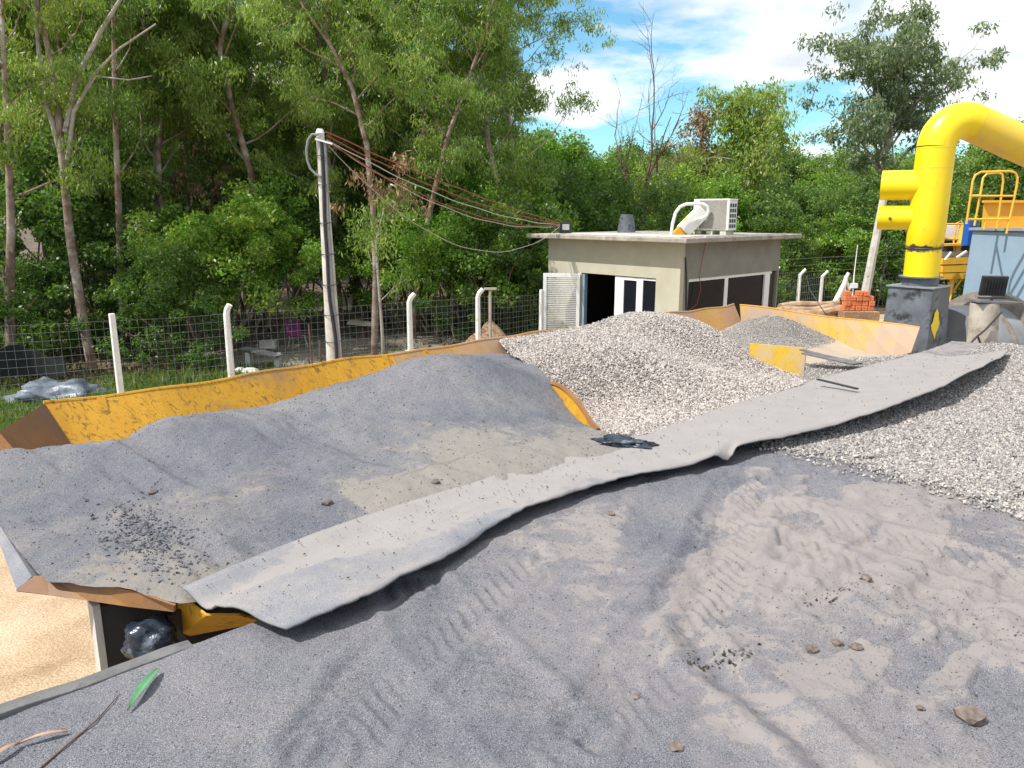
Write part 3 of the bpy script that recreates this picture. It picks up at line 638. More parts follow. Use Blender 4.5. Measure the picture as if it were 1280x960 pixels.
tag(stones('soil_clods', su[:, None]*U+sv[:, None]*V+(ramp_z(su, sv)+.004)[:, None]*Zv, .005+.020*nr.rand(70)**2, 'clod'), 'crumbled dark soil clods beside a groove in the ramp', 'clods', kind='stuff')
cl = uvz(P(1040, 745, 0)); su = cl[0]+nr.randn(40)*.10; sv = cl[1]+nr.randn(40)*.04
tag(stones('soil_crumbs', su[:, None]*U+sv[:, None]*V+(ramp_z(su, sv)+.004)[:, None]*Zv, .005+.015*nr.rand(40)**2, 'clod'), 'dark crumbs by the churned pale mud', 'crumbs', kind='stuff')

# ---- plank, bag, leaves in the near left corner
p0 = P(-60, 910, -.0); p1 = P(238, 806, -.02); dirp = (p1-p0)/np.linalg.norm(p1-p0)
pk = MB(); side = np.cross(dirp, Zv); side /= np.linalg.norm(side); k = 18
for face in range(1):
    pts = []
    for i in range(k+1):
        t = i/k; c0 = p0+(p1-p0)*t+np.array([0, 0, .004*sin(t*9)])
        a = -.022-.002*sin(t*23); b = .042+.002*sin(t*17)
        pts += [c0+side*a+Zv*.012, c0+side*b+Zv*.012, c0+side*b-Zv*.02, c0+side*a-Zv*.02]
    fs = [(i*4+j, i*4+(j+1) % 4, (i+1)*4+(j+1) % 4, (i+1)*4+j) for i in range(k) for j in range(4)]+[(3, 2, 1, 0), (k*4, k*4+1, k*4+2, k*4+3)]
    pk.add(pts, fs)
tag(pk.build('plank', 'wood', None, p0*.5+p1*.5, bevel=.004), 'weathered grey plank edging the ramp in the near left corner', 'plank')
def lump(name, loc, sc, seed, m, sub=4, amp=.35):
    bm = bmesh.new(); bmesh.ops.create_icosphere(bm, subdivisions=sub, radius=1)
    for v in bm.verts:
        k = 1+amp*mnoise.noise(v.co*1.5+Vector((seed, 0, 0)))+amp*.6*abs(mnoise.noise(v.co*4+Vector((0, seed, 0))))+amp*.25*mnoise.noise(v.co*9+Vector((0, 0, seed)))
        v.co = Vector((v.co.x*k*sc[0], v.co.y*k*sc[1], v.co.z*k*sc[2]))
    for f_ in bm.faces: f_.smooth = True
    me = bpy.data.meshes.new(name); bm.to_mesh(me); bm.free(); return link(name, me, m, None, loc)
tag(lump('plastic_bag', P(188, 798, -.22), (.115, .09, .085), 3, 'bag'), 'crumpled black plastic bag stuffed in the gap below the bin lip', 'plastic bag')
hb = uvz(P(780, 549, .09))
lb_ = lump('plastic_scrap', W(hb[0], hb[1], .075), (.17, .07, .025), 9, 'bag', amp=.8); lb_.rotation_euler = (0, 0, -.35)
tag(lb_, 'torn black plastic scrap between divider and rubber sheet', 'plastic scrap')
def leaf(p, q, wd, m, label, n=8, bend=.012):
    b = MB(); p, q = np.array(p), np.array(q); d = q-p; s = np.cross(d, Zv); s /= np.linalg.norm(s); vs_ = []
    for i in range(n+1):
        t = i/n; w2 = wd*sin(pi*min(1, t*.93+.05))**.8*(1-.35*t); c0 = p+d*t+Zv*(bend*sin(pi*t)+.006)
        vs_ += [c0-s*w2+Zv*.006, c0, c0+s*w2+Zv*.004]
    fs = []
    for i in range(n): fs += [(i*3, i*3+1, i*3+4, i*3+3), (i*3+1, i*3+2, i*3+5, i*3+4)]
    b.add(vs_, fs); tag(b.build('fallen_leaf', m, None, p, solid=.0012), label, 'leaf'); 
def on(x, y, dz=0):
    u_, v_ = uvz(P(x, y, 0))[:2]; return W(u_, v_, float(ramp_z(np.array([u_]), np.array([v_]))[0])+dz)
leaf(on(198, 843, .012), on(160, 895, .004), .022, 'greenleaf', 'long green eucalyptus leaf lying beside the plank')
leaf(on(86, 922, .004), on(20, 938, .004), .010, 'dryleaf', 'pale curled dry leaf near the bottom left corner')
leaf(on(26, 936, .008), on(-20, 965, .004), .012, 'dryleaf', 'reddish dry leaf tip in the bottom left corner')
tw = MB(); tw.tube([on(150, 870, .004), on(122, 905, .006), on(85, 935, .006), on(50, 962, .004)], [.0015, .0025, .003, .003], 6)
tag(tw.build('twig', 'barkdark', None, on(120, 905)), 'thin dark twig lying on the ramp below the green leaf', 'twig')

# ================================================================ CABIN
c0 = D(858, 298, 17.0); cu, cv, cz = uvz(c0)
rv = uvz(P(678, 291.5, cz))[1]; ru = uvz(P(1008, 292.5, cz))[0]
OH = .40; TH = .11
print('cabin', cu, cv, cz, rv, ru)
cab = thing('control_cabin', 'small flat-roofed cream plastered cabin behind the bins', 'cabin', W((cu+ru)/2, (cv+rv)/2, GZ))
wu0, wv0, wu1, wv1 = cu+OH, cv+OH, ru-.35, rv-.45; wz = cz-TH
b = MB(); b.uvbox(cu, ru, cv, rv, wz, cz)
roof = b.build('roof', 'slab', cab, bevel=.02)
b = MB(); b.uvbox(cu+.25, cu+1.4, cv+.3, rv-1.2, cz+.003, cz+.02); b.uvbox(cu+.9, ru-.6, cv+.1, cv+.16, cz+.002, cz+.03)
b.build('mortar_patch', 'concrete', roof)
tw_ = .15
# left wall plane u = wu0: door and window opening
oz1 = RU(728, 341, wu0)[2]; ov1 = RU(727, 341, wu0)@V; ov0 = RU(820, 349, wu0)@V
b = MB(); b.uvbox(wu0, wu0+tw_, ov1, wv1, GZ, oz1); b.uvbox(wu0, wu0+tw_, wv0, ov0, GZ, oz1); b.uvbox(wu0, wu0+tw_, wv0, wv1, oz1, wz)
b.build('wall', 'wall', cab)
# right wall plane v = wv0
qz1 = RV(862, 349, wv0)[2]; qu0 = RV(861, 350, wv0)@U; qu1 = RV(972, 338, wv0)@U; qz0 = qz1-1.25
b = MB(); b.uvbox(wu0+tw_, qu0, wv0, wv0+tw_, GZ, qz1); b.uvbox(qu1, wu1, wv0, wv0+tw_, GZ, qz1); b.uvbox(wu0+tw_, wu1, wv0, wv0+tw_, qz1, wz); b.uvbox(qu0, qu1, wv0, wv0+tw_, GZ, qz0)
b.build('wall', 'wallshade', cab)['label'] = 'plastered wall facing the bins, its shade put into a darker colour'
b = MB(); b.uvbox(wu1-tw_, wu1, wv0+tw_, wv1-tw_, GZ, wz); b.uvbox(wu0+tw_, wu1, wv1-tw_, wv1, GZ, wz); b.build('wall', 'wallshade', cab)
b = MB(); b.uvbox(wu0+tw_, wu1-tw_, wv0+tw_, wv1-tw_, GZ, GZ+.9); b.build('floor', 'interior', cab)
b = MB(); b.uvbox(wu0+tw_+.01, wu1-tw_-.01, wv1-tw_-.04, wv1-tw_-.01, GZ+.9, wz-.01); b.uvbox(wu1-tw_-.04, wu1-tw_-.01, wv0+tw_+.01, wv1-tw_-.05, GZ+.9, wz-.01); b.build('inner_wall', 'interior', cab)
# front opening frames
def vx(x): return RU(x, 345, wu0)@V
win = MB(); zt = oz1-.0
zb = oz1-2.1
win.uvbox(wu0+.03, wu0+.09, vx(779), vx(768), zb, zt-.02); win.uvbox(wu0+.03, wu0+.09, vx(803), vx(795), zb, zt-.02); win.uvbox(wu0+.03, wu0+.09, vx(795)+.002, vx(779)-.002, zt-.10, zt-.02); win.uvbox(wu0+.03, wu0+.09, ov0, vx(803)-.002, zt-.07, zt-.02)
wf = win.build('window_frame', 'white', cab, bevel=.006)
b = MB(); b.uvbox(wu0+.055, wu0+.065, vx(795), vx(779), zb, zt-.1); b.uvbox(wu0+.055, wu0+.065, ov0, vx(803), zb, zt-.07); b.build('pane', 'glass', wf)
b = MB(); b.uvbox(wu0+.01, wu0+.12, ov1-.10, ov1-.03, zb, zt-.03); b.build('door_frame', 'bluegrey', cab)
# louvred door leaf swung outwards
dl_top = uvz(RU(727, 342, wu0-.02)); p_h = W(wu0-.03, ov1+.02, zb); tgt = P(680, 345, oz1); dirn = np.array([-1, .15, 0.]); dirn /= np.linalg.norm(dirn); dw = .96
print('door width', dw)
dw = min(dw, 1.0) if dw > .5 else .9
nn = np.cross(dirn, Zv)
dr = MB(); hgt = 2.12; zc = oz1-.02-hgt
def dpt(s, z, o=0): return p_h*np.array([1, 1, 0])+dirn*s+nn*o+Zv*z
def dbox(m_, s0, s1, z0, z1, t=.04): m_.obox(dpt((s0+s1)/2, (z0+z1)/2), dirn*(s1-s0)/2, nn*t/2, Zv*(z1-z0)/2)
dbox(dr, 0, .09, zc, zc+hgt); dbox(dr, dw-.09, dw, zc, zc+hgt); dbox(dr, .09, dw-.09, zc+hgt-.10, zc+hgt); dbox(dr, .09, dw-.09, zc, zc+.12)
door = dr.build('door', 'white', cab, bevel=.004)
lv = MB(); z = zc+.14
while z < zc+hgt-.12:
    lv.obox(dpt(dw/2, z), dirn*(dw/2-.092), nn*.022+Zv*-.014, Zv*.003+nn*.002); z += .048
lv.build('louvre', 'white', door)
# right window
def ux(x): return RV(x, 345, wv0)@U
w2 = MB(); w2.uvbox(qu0, qu1-.24, wv0+.03, wv0+.09, qz1-.07, qz1); w2.uvbox(ux(908), ux(912), wv0+.03, wv0+.09, qz0+.06, qz1-.07); w2.uvbox(qu0, qu1-.24, wv0+.03, wv0+.09, qz0, qz0+.06); w2.uvbox(ux(957), ux(963), wv0+.01, wv0+.12, qz0+.06, qz1-.07)
wf2 = w2.build('window_frame', 'white', cab)
b = MB(); b.uvbox(qu0, ux(908), wv0+.05, wv0+.06, qz0+.06, qz1-.07); b.uvbox(ux(912), ux(957), wv0+.055, wv0+.065, qz0+.06, qz1-.07); b.build('pane', 'glass', wf2)
b = MB(); b.uvbox(ux(963)+.01, qu1, wv0+.08, wv0+.12, qz0, qz1); b.build('inner_wall', 'interior', cab)  # dark strip filling the gap beside the frame, dimness in its colour
# hanging wires on the wall
b = MB(); b.tube([RV(857, 322, wv0-.02), RV(858, 345, wv0-.02), RV(858, 388, wv0-.02)], .02, 6)
tag(b.build('conduit', 'cable', cab), None)
b = MB(); pp = [(884, 296), (879, 318), (874, 345), (876, 362), (871, 380), (862, 388)]; b.tube([RV(x, y, wv0-.06) for x, y in pp], .009, 5)
b.build('loose_wire', 'cablered', cab)

# air conditioner and things on the roof
def roofpt(x, y, d=20.): return D(x, 285, d)*np.array([1, 1, 0])+Zv*cz
ap = roofpt(893, 284.5); ax_ = np.array([cos(radians(-40)), sin(radians(-40)), 0]); ay_ = np.array([-ax_[1], ax_[0], 0])
px_m = ap[1]/F                                                       # metres per pixel there
ac = thing('air_conditioner', 'white outdoor air conditioner unit on bricks on the cabin roof', 'air conditioner', ap)
wA, hA, dA = 46*px_m, 38*px_m, 22*px_m
def abox(m_, x0, x1, y0, y1, z0, z1): m_.obox(ap+ax_*(x0+x1)/2+ay_*(y0+y1)/2+Zv*(z0+z1)/2, ax_*(x1-x0)/2, ay_*(y1-y0)/2, Zv*(z1-z0)/2)
zb0 = .09
b = MB(); abox(b, -wA/2, wA/2, -dA/2+.02, dA/2, zb0+.02, zb0+hA-.04); b.build('body', 'whiteplastic', ac, bevel=.01)
b = MB(); abox(b, -wA/2-.01, wA/2+.01, -dA/2-.01, dA/2+.01, zb0+hA-.04, zb0+hA); b.build('top_cover', 'whiteplastic', ac, bevel=.008)
b = MB(); abox(b, -wA/2+.17, wA/2-.06, -dA/2-.004, -dA/2+.02, zb0+.06, zb0+hA-.07); b.build('coil', 'coil', ac)
b = MB(); abox(b, -wA/2, -wA/2+.165, -dA/2-.02, -dA/2+.02, zb0+.03, zb0+hA-.045); b.build('corner_panel', 'whiteplastic', ac)
b = MB(); abox(b, wA/2-.055, wA/2, -dA/2-.02, -dA/2+.02, zb0+.03, zb0+hA-.045); b.build('corner_panel', 'whiteplastic', ac)
b = MB()
for i in range(5):
    for j in range(3): abox(b, wA/2-.001, wA/2+.006, -dA/2+.04+j*(dA-.06)/3, -dA/2+.04+(j+.7)*(dA-.06)/3, zb0+.08+i*(hA-.16)/5, zb0+.08+(i+.72)*(hA-.16)/5)
b.build('vent', 'black', ac)
b = MB()
for x0 in (-wA/2+.05, -.1, wA/2-.22): abox(b, x0, x0+.16, -dA/2, dA/2, 0, .088)
tag(b.build('support_bricks', 'concrete', None, ap), 'row of pale bricks under the air conditioner', 'bricks')
# second, tilted unit with yellow wedge
b = MB(); c_ = roofpt(861, 284); k_ = px_m
tl = np.array([.7, 0, .72]); tl /= np.linalg.norm(tl); tn_ = np.array([-.72, 0, .7])
b.obox(c_+Zv*.34+np.array([.12, .1, 0]), tl*.36, np.array([0, .2, 0]), tn_*.17)
t2 = thing('tilted_panel', 'old beige unit leaning at a slant on a yellow stand on the cabin roof', 'old unit', c_)
b.build('casing', 'whiteplastic', t2, bevel=.01)
b = MB(); b.add([c_+np.array(p) for p in [(-.42, -.05, 0), (.12, -.05, 0), (-.05, -.05, .42), (-.42, .2, 0), (.12, .2, 0), (-.05, .2, .42)]], [(0, 1, 2), (3, 5, 4), (0, 3, 4, 1), (1, 4, 5, 2), (0, 2, 5, 3)]); b.build('stand', 'orange', t2)
b = MB(); rp = lambda x, y: roofpt(838, 285)+np.array([(x-838)*k_, -.25, (285-y)*k_])
path = [(837, 285), (838, 272), (841, 259), (846, 252), (853, 249), (866, 248.5), (874, 249), (879, 252), (880.5, 257), (879, 262), (873, 265.5), (865, 267)]
b.tube([rp(*p) for p in path], .042, 10); tag(b.build('vent_pipe', 'white', None, rp(837, 285), smooth=True), 'bent white plastic pipe beside the units on the cabin roof', 'pipe')
b = MB(); c_ = roofpt(783, 286, 22.); b.tube([c_, c_+Zv*.3, c_+Zv*.5], [.26, .22, .17], 14)
tag(b.build('bucket', 'charcoal', None, c_, smooth=True), 'dark upturned bucket at the rear edge of the cabin roof', 'bucket')
# floodlights
def flood(c, az, tilt, sz, label, back=False):
    t = thing('floodlight', label, 'floodlight', c); f_ = np.array([sin(az)*cos(tilt), cos(az)*cos(tilt), sin(tilt)]); r_ = np.cross(f_, Zv); r_ /= np.linalg.norm(r_); u_ = np.cross(r_, f_)
    cc_ = c+Zv*(sz*.62)
    b = MB(); b.obox(cc_, r_*sz*.5, f_*sz*.09, u_*sz*.42); b.build('housing', 'black', t, bevel=sz*.03)
    b = MB(); b.obox(cc_+f_*sz*.095, r_*sz*.30, f_*sz*.01, u_*sz*.25); b.build('lens', 'lens', t)
    b = MB(); b.tube([c, c+Zv*sz*.10], sz*.06, 8)
    for s in (-1, 1): b.bar(c+Zv*sz*.1, c+Zv*sz*.1+r_*s*sz*.54, .012, .02); b.bar(c+Zv*sz*.1+r_*s*sz*.54, cc_+r_*s*sz*.54, .012, .02)
    b.build('bracket', 'black', t)
    b = MB()
    for i in range(7): b.obox(cc_-f_*sz*.12+r_*sz*(i-3)*.11, r_*sz*.012, f_*sz*.015, u_*sz*.34)
    b.build('fins', 'black', t); return t
flood(D(707, 290, 20.3)*np.array([1, 1, 0])+Zv*cz, radians(178), -.1, .30, 'black square floodlight on the left corner of the cabin roof')

# ================================================================ UTILITY POLE + CABLES
PD_ = 13.5
pb = D(420, 470, PD_); pb[2] = GZ; ptop = D(400, 165, PD_)
lp = thing('utility_pole', 'pale leaning concrete pole with strapped cables behind the sand heap', 'utility pole', pb)
b = MB(); ks = np.linspace(0, 1, 12); b.tube([pb+(ptop-pb)*t for t in ks], [.165-.095*t for t in ks], 12); b.build('shaft', 'concrete', lp, smooth=True)
b = MB(); b.tube([pb+np.array([-.13, -.02, 0]), pb+(ptop-pb)*.28+np.array([-.10, -.03, 0])], [.05, .035], 8); b.build('brace_post', 'concrete', lp, smooth=True)
cabp = [(t, .10*sin(t*7)+.03*sin(t*23)) for t in np.linspace(.0, .97, 26)]
b = MB(); b.tube([pb+(ptop-pb)*t+np.array([.03+.7*o_*(1-t), -.17+.095*t, 0]) for t, o_ in cabp], .030, 8); b.build('conduit', 'cable', lp, smooth=True)
b = MB(); b.tube([pb+(ptop-pb)*t+np.array([.09+.5*o_*(1-t), -.15+.08*t, 0]) for t, o_ in cabp], .022, 8); b.build('conduit', 'cablegrey', lp, smooth=True)
for t in (.33, .42, .52, .62, .72, .84, .93):
    b = MB(); c_ = pb+(ptop-pb)*t; r_ = .165-.095*t+.02; b.tube([c_+np.array([cos(a)*r_+.012, sin(a)*(r_+.025), .02*sin(a)]) for a in np.linspace(0, 2*pi, 16)], .008, 5); b.build('strap', 'cable', lp)
b = MB(); lp_ = [(398, 168), (390, 168), (385, 175), (383, 187), (384, 200), (388, 211), (395, 218), (401, 221)]; b.tube([D(x, y, PD_-.1) for x, y in lp_], .022, 8); b.build('cable_loop', 'cablegrey', lp, smooth=True)
b = MB(); b.tube([ptop+Zv*-.02, ptop+Zv*.05], [.08, .05], 8); b.bar(ptop+np.array([-.06, -.1, -.12]), ptop+np.array([.22, -.1, -.2]), .03, .03); b.build('insulator', 'white', lp)
fl_p = D(700, 280, 20.2)
for i, (o0, o1, sag, r_, m_, lab) in enumerate([(.00, .02, .10, .012, 'cablered', 'uppermost red brown wire from the pole to the cabin roof'), (-.06, .0, .22, .012, 'cablered', 'second red brown wire, sagging just below the topmost'),
        (-.12, -.02, .30, .010, 'cablepale', 'pale thin wire in the middle of the bundle'), (-.16, -.05, .42, .010, 'cablered', 'lowest red wire of the tight bundle'), (-.14, -.04, .50, .008, 'cablepale', 'pale wire hanging just under the bundle'), (-.2, -.08, 1.15, .007, 'cablepale', 'slackest wire, sagging far below the others')]):
    a = ptop+Zv*(o0)+np.array([.1, 0, 0]); e = fl_p+Zv*o1; b = MB()
    b.tube([a+(e-a)*t-Zv*(sag*4*t*(1-t))+np.array([0, .02*i, 0])+Zv*.010*sin(t*30+i*2) for t in np.linspace(0, 1, 36)], r_, 5)
    tag(b.build('overhead_wire', m_, None, a), lab, 'wire', 'wires from the pole to the cabin')
for i, (x, lab) in enumerate([(392, 'leftmost dark steel rod standing beside the pole'), (401, 'short dark rod close against the pole base'), (397, 'thin rod between two others left of the pole')]):
    b = MB(); a = D(x, 452, PD_+.3); a[2] = GZ; b.tube([a, a+Zv*(2.0-.3*i)+np.array([-.05+.05*i, 0, 0])], .016, 6); tag(b.build('steel_rod', 'barkdark', None, a), lab, 'rod', 'rods by the pole')

# ================================================================ FENCES
fence = thing('wire_fence', 'wire mesh fence on white bent-top posts between the bins and the woods', 'fence', D(380, 440, 15)*np.array([1, 1, 0])+Zv*GZ)
fposts = [(-150, 405, 11.2, 0), (-50, 399, 12.0, 0), (138, 392, 13.2, 0), (281, 384, 14.1, .05), (510, 370, 16.1, .08), (596, 364, 17.2, .08), (676, 362, 19.6, .0)]
tops = []
for x, y, d, bend in fposts:
    tp = D(x, y, d); base = D(x+ (3 if x < 300 else 1), y+80, d); base = np.array([tp[0]+.02, d, GZ]); tops.append((base, tp))
    b = MB(); h_ = tp[2]-GZ; r = .072
    prof = [(0, 0), (0, h_*.5), (0, h_-.14), (bend*.45, h_-.04), (bend*1.5, h_+.05)] if bend else [(0, 0), (0, h_*.5), (0, h_)]
    b.tube([base+np.array([dx, 0, z]) for dx, z in prof], [r, r*.95, r*.85, r*.85, r*.8][:len(prof)], 4 if not bend else 6)
    b.build('post', 'whitewash', fence, smooth=False, bevel=.008)
b = MB()
for (b0, t0), (b1, t1) in zip(tops[:-1], tops[1:]):
    L_ = np.linalg.norm((b1-b0)[:2]); nv = int(L_/.13)
    for i in range(nv):
        t = i/nv; a = b0+(b1-b0)*t; top = (t0[2]+(t1[2]-t0[2])*t)-.12
        b.tube([a+np.array([0, -.03+.02*sin(i), .05]), np.array([a[0]+.015*sin(i*2.3), a[1]-.03, (top+GZ)/2]), np.array([a[0], a[1]-.03, top])], .0022, 3, False)
    nh = 16
    for j in range(nh):
        z0 = GZ+.1+j*(t0[2]-.12-GZ-.1)/(nh-1); z1 = GZ+.1+j*(t1[2]-.12-GZ-.1)/(nh-1)
        b.tube([np.array([*(b0+(b1-b0)*t)[:2], z0+(z1-z0)*t-.02*sin(pi*t)])+np.array([0, -.03, 0]) for t in np.linspace(0, 1, 5)], .0022, 3, False)
b.build('wire_mesh', 'wire', fence)
rf = thing('wire_fence', 'distant short run of fence with bent pale posts right of the cabin', 'fence', D(1010, 380, 30)*np.array([1, 1, 0])+Zv*GZ)
tp2 = []
for x, y, d, bend in [(968, 340, 28.5, .2), (1000, 343, 29, .22), (1028, 345, 30, .22), (1082, 346, 31, .22), (1140, 346, 32, .2)]:
    tp = D(x, y, d); base = np.array([tp[0], d, GZ]); tp2.append((base, tp)); b = MB(); h_ = tp[2]-GZ
    b.tube([base, base+Zv*h_*.6, base+Zv*(h_-.02), base+np.array([bend*.9, 0, h_+.2])], [.065, .065, .06, .05], 6); b.build('post', 'whitewash', rf)
b = MB()
for (b0, t0), (b1, t1) in zip(tp2[:-1], tp2[1:]):
    for j in range(9): z = GZ+.2+j*.26; b.tube([b0*np.array([1, 1, 0])+Zv*z, b1*np.array([1, 1, 0])+Zv*z], .006, 3, False)
    for i in range(12): a = b0+(b1-b0)*i/12; b.tube([a, a+Zv*(t0[2]-GZ)], .006, 3, False)
b.build('wire_mesh', 'wire', rf)
# Y-shaped propped post, mast and far pole
a = D(1058, 388, 27.); a[2] = GZ
b = MB(); k_ = 27/F; q = lambda x, y, dd=0: D(x, y, 27+dd)
b.tube([q(1044, 378), q(1050, 366), q(1056, 354), q(1058, 346), q(1061, 341)], [.11, .10, .09, .07, .06], 8); b.tube([q(1057, 350), q(1060, 357), q(1062, 362)], [.07, .05, .05], 7); b.tube([q(1056, 352), q(1055, 366), q(1054, 386)], [.06, .06, .06], 7)
tag(b.build('forked_post', 'whitewash', None, a, smooth=True), 'crooked forked white post behind the orange bricks', 'post')
b = MB(); b.tube([q(1065, 375), q(1068, 340), q(1072, 306)], [.03, .02, .012], 6); b.obox(q(1067, 357), (.12, 0, 0), (0, .08, 0), (0, 0, .08)); a = q(1065, 395); 
tag(b.build('mast', 'white', None, a), 'thin mast with a small white box standing behind the bricks', 'mast')
fp = thing('utility_pole', 'pale far pole behind the yellow duct', 'utility pole', np.array([*D(1091, 360, 25)[:2], GZ]))
pt0 = D(1106, 240, 25); b = MB(); fb = np.array([*D(1088, 372, 25)[:2], GZ]); fb[0] -= .3; b.tube([fb, (fb+pt0)/2, pt0], [.17, .14, .12], 8); b.build('shaft', 'concrete', fp, smooth=True)
b = MB(); b.tube([pt0-Zv*.1, pt0+np.array([.3, 0, -1.6]), fb+np.array([.55, 0, .6])], .015, 4); b.build('guy_wire', 'cable', fp)
# thin stay rod in the bin foreground
b = MB(); b.tube([D(1012, 362, 22), D(1034, 396, 21)], .014, 4); b.tube([D(1008, 345, 22.5), D(1012, 362, 22)], .014, 4)
tag(b.build('stay_wire', 'cable', None, D(1034, 396, 21)), 'dark slanting stay wire in front of the far fence', 'wire')

# logs and bricks
lg = [(975, 384, 1048, 378, .13), (978, 391, 1040, 384, .15), (985, 394, 1052, 388, .16), (992, 398, 1035, 392, .13), (1010, 390, 1056, 384, .12), (1000, 400, 1050, 394, .12), (970, 389, 1010, 386, .12)]
words = ['topmost long brown log of the felled pile', 'second log down in the felled pile', 'thickest log in the middle of the felled pile', 'short log low on the left of the felled pile', 'short log at the right end of the felled pile', 'lowest front log of the felled pile', 'log at the left end of the felled pile, by the cabin']
for i, (x0, y0, x1, y1, r_) in enumerate(lg):
    d = 23.5+(.5 if i in (0, 4) else 0); a, e = D(x0, y0, d), D(x1, y1, d+.8); b = MB()
    b.tube([a+(e-a)*t+np.array([0, 0, .04*sin(t*6+i)]) for t in np.linspace(0, 1, 7)], [r_*(1-.25*t) for t in np.linspace(0, 1, 7)], 9)
    tag(b.build('log', 'brownlog', None, a, smooth=True), words[i], 'log', 'felled logs')
mt = MB(); dm = P(1020, 402, GZ)
hgrid = []
def mound(name, c, rx, ry, h, m, label, cat, seed):
    n1, n2 = 40, 40; X, Y = np.meshgrid(np.linspace(-1, 1, n1), np.linspace(-1, 1, n2), indexing='ij'); r = np.hypot(X, Y)
    Z_ = h*np.clip(1-r, 0, 1)**.9*(1+.5*fbm(X, Y, 2.2, 4, seed))+.12*h*fbm(X, Y, 6, 3, seed+1)*(r < 1)-.03
    idx = np.arange(n1*n2).reshape(n1, n2); f = np.stack([idx[:-1, :-1], idx[1:, :-1], idx[1:, 1:], idx[:-1, 1:]], -1).reshape(-1, 4)
    o = link(name, mesh_np(name, np.stack([X*rx, Y*ry, Z_], -1).reshape(-1, 3), f, True), m, None, c); return tag(o, label, cat)
mound('earth_bank', np.array([*D(1010, 395, 24.5)[:2], GZ]), 3.2, 1.6, .62, 'earthheap', 'low brown earth bank beneath the felled logs', 'earth bank', 5)
mound('earth_heap', np.array([*D(612, 425, 20)[:2], GZ]), 1.25, 1.2, 1.15, 'earthheap', 'sunlit brown earth heap behind the fence beside the cabin', 'earth heap', 7)
mound('earth_bank', np.array([*D(655, 420, 20.5)[:2], GZ]), 1.5, 1.2, .65, 'sandground', 'pale sandy bank at the foot of the louvred door', 'earth bank', 8)
# brick pile: each brick block
bc = D(1071, 388, 24); bc[2] = GZ; k_ = 24/F
n_ = 0
base_z = D(1071, 388, 24)[2]
pal = MB(); pal.obox(bc+Zv*((base_z-GZ)/2), (.55, 0, 0), (0, .4, 0), (0, 0, (base_z-GZ)/2-.005)); tag(pal.build('dirt_plinth', 'earthheap', None, bc), 'earth step under the orange brick stack', 'earth step')
for r in range(4):
    for cidx in range(5):
        if r == 3 and cidx in (1, 4): continue
        b = MB(); x0 = (cidx-2.5)*.19+.02*(r % 2)+rnd.uniform(-.01, .01); dz_ = .155
        cc_ = bc+np.array([x0+.09, rnd.uniform(-.03, .03), base_z-GZ+dz_*(r+.5)]); rot = rnd.uniform(-.12, .12); axx = np.array([cos(rot), sin(rot), 0]); ayy = np.array([-sin(rot), cos(rot), 0])
        b.obox(cc_, axx*.085, ayy*.13, Zv*.072)
        for hh in (-1, 1):
            for gg in (-1, 1): b.obox(cc_-ayy*.1305+axx*.04*hh+Zv*.034*gg, axx*.028, ayy*.004, Zv*.022)
        o = b.build('clay_brick', 'brick', None, cc_, bevel=.006)
        tag(o, '%s clay brick in the %s of the orange stack' % (['leftmost', 'second from left', 'middle', 'fourth from left', 'rightmost'][cidx], ['bottom row', 'second row', 'third row', 'top row'][r]), 'brick', 'stacked orange bricks')

# ================================================================ YELLOW DUCT, PLINTH, DRUM
DD = 12.5; kd = DD/F
dc = D(1160, 345, DD)                                                 # centre of duct foot
def dq(x, y, dy=0): return D(x, y, DD+dy)
duct = thing('exhaust_duct', 'large bright yellow exhaust duct rising from a dark box and bending to the right', 'duct', dc)
fz = dc[2]
foot = np.array([D(1151, 345, DD)[0], DD, fz])
vtop = D(1176, 210, DD); xs_ = foot[0]
R = .335
topz = D(1180, 184, DD)[2]
vert = [foot+Zv*.02, foot+Zv*(.50)]
b = MB(); b.tube([foot+Zv*.0, foot+Zv*.02, foot+Zv*.44], [.262, .262, .262], 28); b.build('collar', 'piperiser', duct, smooth=True)
b = MB(); b.tube([foot+Zv*.445, foot+Zv*.46], [.272, .272], 28); b.build('weld_ring', 'charcoal', duct, smooth=True)
b = MB(); b.tube([foot+Zv*.465, foot+Zv*.5, foot+Zv*.8, foot+Zv*(topz-fz)], [.262, .275, .28, .28], 32, caps=True); b.build('riser', 'piperiser', duct, smooth=True)
e0 = foot+Zv*(topz-fz); armdir = np.array([.93, .05, -.42]); armdir /= np.linalg.norm(armdir)
el_ = []; RR = .40
hx = np.array([armdir[0], armdir[1], 0]); hx /= np.linalg.norm(hx)
for t in np.linspace(0, radians(113), 16): el_.append(e0+hx*RR*(1-cos(t))+Zv*RR*sin(t))
b = MB(); b.tube(el_, .28, 32, caps=False); b.build('elbow', 'piperiser', duct, smooth=True)
ae = el_[-1]; ad = (el_[-1]-el_[-2]); ad /= np.linalg.norm(ad); ad = ad*.6+armdir*.4; ad /= np.linalg.norm(ad)
b = MB(); b.tube([ae-ad*.01, ae+ad*2, ae+ad*7.5], [.279, .277, .277], 32); b.build('cross_duct', 'pipedirty', duct, smooth=True)
for zz in (topz-.02, topz-.32):
    b = MB(); b.tube([foot+Zv*(zz-fz)-Zv*.004, foot+Zv*(zz-fz)+Zv*.004], [.283, .283], 32); b.build('seam', 'pipedirty', duct, smooth=True)
for (xc, yc_, rr_) in ((1108, 231, .235), (1106, 272, .195)):
    e = np.array([foot[0]+.02, DD, dq(xc, yc_)[2]]); c_ = e+np.array([-.86, .46, 0])*.76; b = MB()
    b.tube([c_, c_+(e-c_)*.96], rr_, 28); s_o = b.build('stub', 'pipe', duct, smooth=True, bevel=.006)
